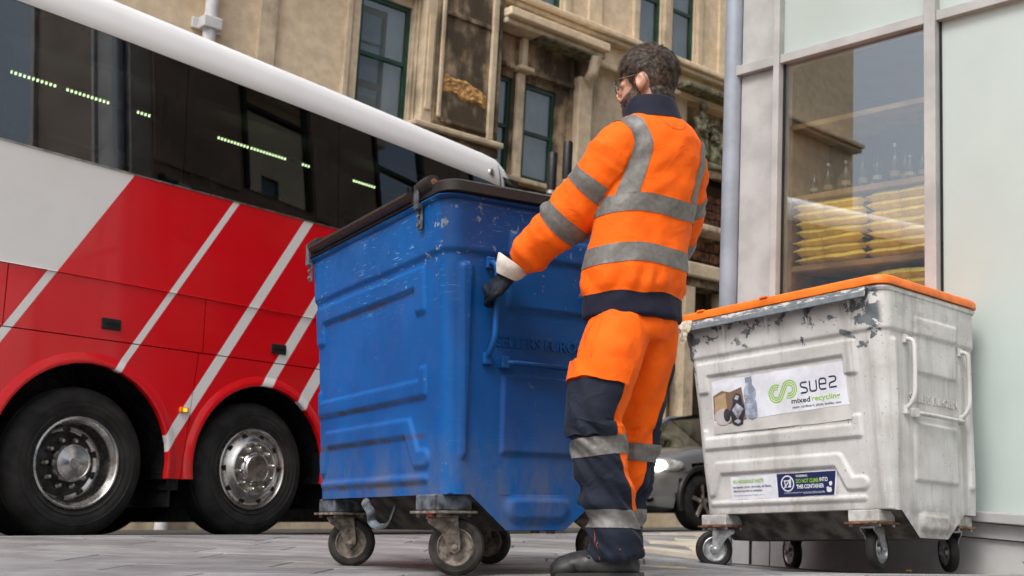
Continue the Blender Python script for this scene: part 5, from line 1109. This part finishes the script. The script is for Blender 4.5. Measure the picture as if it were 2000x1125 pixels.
# boots
def boot(name, hx, hy, yaw):
    d = V3(cos(yaw), sin(yaw), 0); s_ = V3(-sin(yaw), cos(yaw), 0); o = V3(hx, hy, 0)
    k_ = .93; R3 = [((-.005, .03), .040, .030), ((.03, .045), .043, .045), ((.10, .05), .042, .052), ((.17, .046), .048, .045), ((.225, .042), .050, .038), ((.265, .036), .043, .032), ((.288, .030), .026, .020)]
    up = rings([(o + d * a * k_ + UP * (b * .9 + .012), s_, UP, w * .95, h_ * .9) for (a, b), w, h_ in R3], 20)
    shaft = rings([(o + d * (.045 + .01 * k) * (1) + UP * z_, d, s_, a, b) for k, (z_, a, b) in enumerate(((.05, .055, .042), (.10, .056, .042), (.15, .056, .045), (.20, .056, .045)))], 20)
    bv, bn, bt = remesh(join(up, shaft), .006, 3); bv[:, 2] = np.maximum(bv[:, 2], .016); bv = bv + bn * np.array([[.0022 * nz(p, 30)] for p in bv])
    b_ = pob(name, (bv, bt), 'boot')
    outl_ = [(-.02, .030), (.0, .044), (.09, .044), (.17, .052), (.24, .050), (.28, .034), (.298, .0), (.28, -.034), (.24, -.050), (.17, -.050), (.09, -.044), (0, -.044), (-.02, -.030)]
    P = [o + d * a * k_ + s_ * b * .95 for a, b in outl_]; V_, F_ = prism([(p[0], p[1]) for p in P], .001, .030, 'z'); pob('sole', (V_, F_), 'sole', b_, None)
    tc = rings([(o + d * a * k_ + UP * b * .92, s_, UP, w * .95, h_ * .9) for a, b, w, h_ in ((.215, .05, .052, .038), (.25, .046, .050, .036), (.28, .04, .038, .028), (.297, .034, .02, .016))], 18); pob('toe_cap', tc, 'boot', b_)
    for k in range(4):
        a, b = .108 + .028 * k, .110 - .013 * k; P = [o + d * (a + .012 * ((j % 2) * 2 - 1)) + s_ * (-.04 + .02 * j) + UP * (b - abs(j - 2) * .007 + .006) for j in range(5)]; pob('lace', tube(spl(P, 3), .0035, 6), 'lace', b_)
    return b_
boot('boot', .400, 3.617, radians(176)); boot('boot', .405, 3.848, radians(172))

# head
HF, HL = nrm(V3(-.885, .466, -.02)), nrm(V3(-.466, -.885, 0)); HU = np.cross(HF, HL); HC = V3(.487, 3.705, 1.712)
RH = np.stack([HF, HL, HU], 1)
def H(vf): return xf(vf, RH, HC)
parts = [ellipsoid((-.004, 0, .032), (.099, .077, .106)), ellipsoid((.038, 0, -.035), (.062, .058, .088)), ellipsoid((.055, 0, -.088), (.044, .044, .038)), ellipsoid((.02, 0, -.075), (.055, .056, .045)),
         tube([(-.025, 0, -.04), (-.034, 0, -.10), (-.045, 0, -.20)], [.062, .060, .066], 20), rings([((.095, 0, .018), (0, 1, 0), (0, 0, 1), .010, .008), ((.108, 0, -.005), (0, 1, 0), (.3, 0, 1), .012, .010), ((.119, 0, -.030), (0, 1, 0), (.5, 0, 1), .016, .012), ((.100, 0, -.042), (0, 1, 0), (0, 0, 1), .017, .010)], 14),
         ellipsoid((.088, 0, .020), (.014, .045, .010)), ellipsoid((.079, .033, .003), (.013, .019, .014)), ellipsoid((.079, -.033, .003), (.013, .019, .014)), ellipsoid((.093, 0, -.066), (.010, .024, .007)), ellipsoid((.092, 0, -.078), (.010, .022, .008))]
for s_ in (1, -1): parts.append(ellipsoid((-.004, s_ * .080, -.010), (.021, .012, .033), Matrix.Rotation(s_ * .35, 3, 'Z') @ Matrix.Rotation(-.25, 3, 'Y'))); parts.append(ellipsoid((.004, s_ * .073, -.036), (.010, .010, .012)))
hv, hn, ht = remesh(join(*parts), .0045, 3)
# hollow of the ear
for i, p in enumerate(hv):
    for s_ in (1, -1):
        d = hypot((p[0] - .003) / .011, (p[2] + .006) / .018)
        if d < 1 and p[1] * s_ > .076: hv[i, 1] -= s_ * .009 * (1 - d * d)
pob('body', H((hv, ht)), 'skin')
# right wrist and glove lining show skin inside the cuff
pob('wrist_skin', tube([V3(.012, 3.846, 1.082), V3(-.018, 3.853, 1.045)], [.033, .031], 16), 'skin')
def on_head(f_): return np.array([f_(p) for p in hv])
def hairline(p): # > 0 under hair
    x, y_, z_ = p; a = abs(y_)
    top = z_ - np.interp(x, [-.12, -.06, -.035, -.018, .0, .022, .034, .052, .068, .085, .11], [-.085, -.082, -.060, -.012, .030, .028, -.005, .030, .062, .078, .092])
    if a < .055 and x < -.03: top = z_ + .086
    ear = hypot((x + .004) / .026, (z_ + .010) / .040) - 1
    return min(top, ear * .04 + (0 if a > .06 else .05))
hoff = np.interp(hv[:, 2], [-.09, -.05, .0, .05, .09], [.0005, .002, .005, .009, .015]) * np.clip(hg_ / .012, .15, 1) if False else None
hg = on_head(hairline); hoff = np.interp(hv[:, 2], [-.09, -.05, .0, .05, .09], [.0006, .0025, .005, .009, .014]) * np.clip(hg / .014, .12, 1)
V_, F_ = clip(hv + hn * hoff[:, None], ht, hg); hb_ = pob('hair', H((V_, F_)), 'hairbase')
def beardf(p):
    x, y_, z_ = p
    if x < -.004: return -1
    cheek = np.interp(x, [0, .03, .055, .08, .12], [.000, -.012, -.034, -.046, -.046]); g_ = cheek - z_; lo = z_ + .135 - max(0, .03 - x) * 1.4
    mouth = hypot((z_ + .073) / .011, y_ / .02) - 1 if x > .085 else 1
    return min(g_, lo, mouth * .03, (x - .012 + max(0, -z_ - .03) * .15) * .6)
bg_ = on_head(beardf); V_, F_ = clip(hv, ht, bg_, .0022, hn); be_ = pob('beard', H((V_, F_)), M('stubble_skin', (.16, .095, .07), .7, var=.35, vs=160))
def strands(P, N, D, length, width, lift, n=3, jit=.16):
    V, F = [], []
    for p, nr, d in zip(P, N, D):
        L = length * random.uniform(.6, 1.3); d = nrm(d - nr * (d @ nr) + nr * lift + rng.normal(0, jit, 3)); sd2 = np.cross(d, nr); b0 = len(V); q = p.copy(); dd = d.copy()
        for k in range(n + 1):
            w = width * (1 - k / (n + .15)); V += [q - sd2 * w, q + sd2 * w]; dd = nrm(dd - nr * .16 * k); q = q + dd * L / n
        for k in range(n): F.append((b0 + 2 * k, b0 + 2 * k + 1, b0 + 2 * k + 3, b0 + 2 * k + 2))
    return V, F
idx = np.where(hg > .001)[0]; pick = rng.choice(idx, 14000); P = hv[pick] + rng.normal(0, .0018, (14000, 3)) + hn[pick] * (hoff[pick] * .85)[:, None]; N = hn[pick]
def flow(p):
    c = V3(-.055, 0, .135); d = p - c
    top = V3(1, .35 * np.sign(p[1]) * abs(p[1]) / .07 - .25, .10) if p[0] > -.06 else nrm(d); low = V3(-.25 if p[0] < .03 else .1, 0, -1); w = sm((p[2] - .025) / .085)
    return nrm(top * w + low * (1 - w))
D = [flow(p) for p in P]; ln = np.where(P[:, 2] > .07, .034, .020)
Vh, Fh = [], []
for lo, hi, L, lift in ((.06, 9, .042, .22), (-.02, .06, .024, .13), (-9, -.02, .012, .08)):
    m = (P[:, 2] > lo) & (P[:, 2] <= hi); a_, b_ = strands(P[m], N[m], [d for d, k in zip(D, m) if k], L, .0013, lift, 3, .075); n0 = len(Vh); Vh += list(a_); Fh += [tuple(i + n0 for i in q) for q in b_]
pob('hair_strands', H((Vh, Fh)), 'hair', hb_, None)
idx = np.where(bg_ > 0)[0]; pw_ = np.clip(bg_[idx] / .012, .08, 1); pick = rng.choice(idx, 3600, p=pw_ / pw_.sum()); P = hv[pick] + hn[pick] * .0015 + rng.normal(0, .0012, (3600, 3))
pob('beard_strands', H(strands(P, hn[pick], [nrm(V3(.25, 0, -1))] * 3600, .011, .0007, .5)), 'hair', be_, None)
idx = np.where(on_head(lambda p: min(.009 - abs(p[2] - .027 - .10 * max(0, abs(p[1]) - .03)), .05 - abs(p[1]), abs(p[1]) - .010, p[0] - .07)) > 0)[0]
if len(idx): pick = rng.choice(idx, 300); pob('eyebrows', H(strands(hv[pick], hn[pick], [nrm(V3(0, np.sign(p[1]), .15)) for p in hv[pick]], .011, .0007, .3)), 'hair', PE, None)
for s_ in (1, -1):
    e_ = pob('eye', H(ellipsoid((.0835, s_ * .031, .002), (.0105, .011, .006))), M('eye_white', (.7, .68, .65), .2)); pob('iris', H(ellipsoid((.0930, s_ * .031, .002), (.0022, .0050, .0045))), M('iris', (.03, .02, .012), .15), e_)
# spectacles
gl = []
for s_ in (1, -1):
    lp = [(.112 - .010 * (abs(cos(a)) * .0 + (1 + cos(a) * s_ * 1) * .35), s_ * .034 + .027 * cos(a), .002 + .022 * sin(a) * (1 - .12 * cos(a) * s_)) for a in np.linspace(0, 2 * pi, 26)]
    gl.append(tube(lp, .0016, 6)); gl.append(tube(spl([(.102, s_ * .062, .012), (.086, s_ * .079, .012), (.03, s_ * .0835, .013), (-.010, s_ * .0855, .012), (-.028, s_ * .088, -.008), (-.036, s_ * .087, -.032)], 4), .0016, 6))
gl.append(tube(spl([(.108, .009, .006), (.113, 0, .009), (.108, -.009, .006)], 3), .0016, 6))
gs = pob('glasses', H(join(*gl)), 'metalframe')
for s_ in (1, -1):
    V = [(.112 - .010 * (1 + cos(a) * s_) * .35, s_ * .034 + .026 * cos(a), .002 + .0212 * sin(a)) for a in np.linspace(0, 2 * pi, 25)[:-1]]; pob('lens', H((V, [tuple(range(24))])), 'lens', gs, None)

# gloves
def glove(Wc, K, side_dir, hx, hy, zs_, sgn):
    Wc, K = np.asarray(Wc, float), np.asarray(K, float); d = nrm(K - Wc); u = nrm(side_dir - d * (np.asarray(side_dir) @ d)); w = np.cross(d, u)
    pcs = [rings([(Wc - d * .02, u, w, .036, .028), (Wc, u, w, .036, .026), (Wc + (K - Wc) * .4, u, w, .044, .024), (Wc + (K - Wc) * .8, u, w, .046, .020), (K, u, w, .043, .017)], 18)]
    for j, z_ in enumerate(zs_):
        k = K + u * (.033 - .022 * j); L = (1.0, 1.1, 1.04, .85)[j]
        pcs.append(tube(spl([k - d * .02, k + V3(-.012 * sgn, 0, -.004), V3(hx - .034 * sgn, hy + .002, z_), V3(hx - .022 * sgn, hy + .026 * L, z_ - .002), V3(hx + .012 * sgn * L, hy + .027, z_ - .002)], 4), .0112 if j < 3 else .010, 10))
    th = Wc + (K - Wc) * .35 + u * .030; pcs.append(tube(spl([th, th + d * .03 + V3(.012 * sgn, .02, .004), V3(hx + .018 * sgn, hy + .018, zs_[0] + .012), V3(hx - .004 * sgn, hy + .030, zs_[0] + .008)], 4), .0125, 10))
    gv, gn, gt = remesh(join(*pcs), .0042, 2); return gv + gn * np.array([[.0016 * nz(p, 45)] for p in gv]), gt
g1 = pob('glove', glove((-.014, 3.852, 1.050), (-.070, 3.856, .992), (.55, .1, .83), -.0574, 3.888, (1.018, .996, .974, .954), 1), 'glove')
def cuff(base, ax, r0, r1, L, par):
    ax = nrm(ax); u = nrm(np.cross(ax, (0, 0, 1))); w = np.cross(ax, u); V, F = [], []; n = 32
    for h_, r_ in ((0, r0), (L * .4, (r0 + r1) / 2 + .002), (L, r1), (L + .002, r1 - .003), (L * .4, (r0 + r1) / 2 - .002), (0, r0 - .003)):
        for k in range(n):
            a = 2 * pi * k / n; rr_ = r_ * (1 + .10 * sin(2 * a + .6)); V.append(np.asarray(base) + ax * (h_ * (1 + .30 * sin(a + 2.2))) + u * cos(a) * rr_ + w * sin(a) * rr_)
    F = [(i * n + k, i * n + (k + 1) % n, (i + 1) * n + (k + 1) % n, (i + 1) * n + k) for i in range(5) for k in range(n)]
    pob('glove_cuff', (V, F), 'cuff', par)
cuff((-.020, 3.853, 1.045), (.42, -.22, .88), .044, .070, .052, g1)
hx2, hy2 = -.2024 + .673 * .5303 + .266 * .8478, 4.5914 - .673 * .8478 + .266 * .5303
g2 = pob('glove', glove((.43, 4.11, 1.06), (hx2 + .012, hy2 - .03, 1.0), (.55, .1, .83), hx2, hy2, (1.018, .996, .974, .954), 1), 'glove'); cuff((.433, 4.108, 1.062), (.6, -.3, .6), .043, .056, .045, g2)
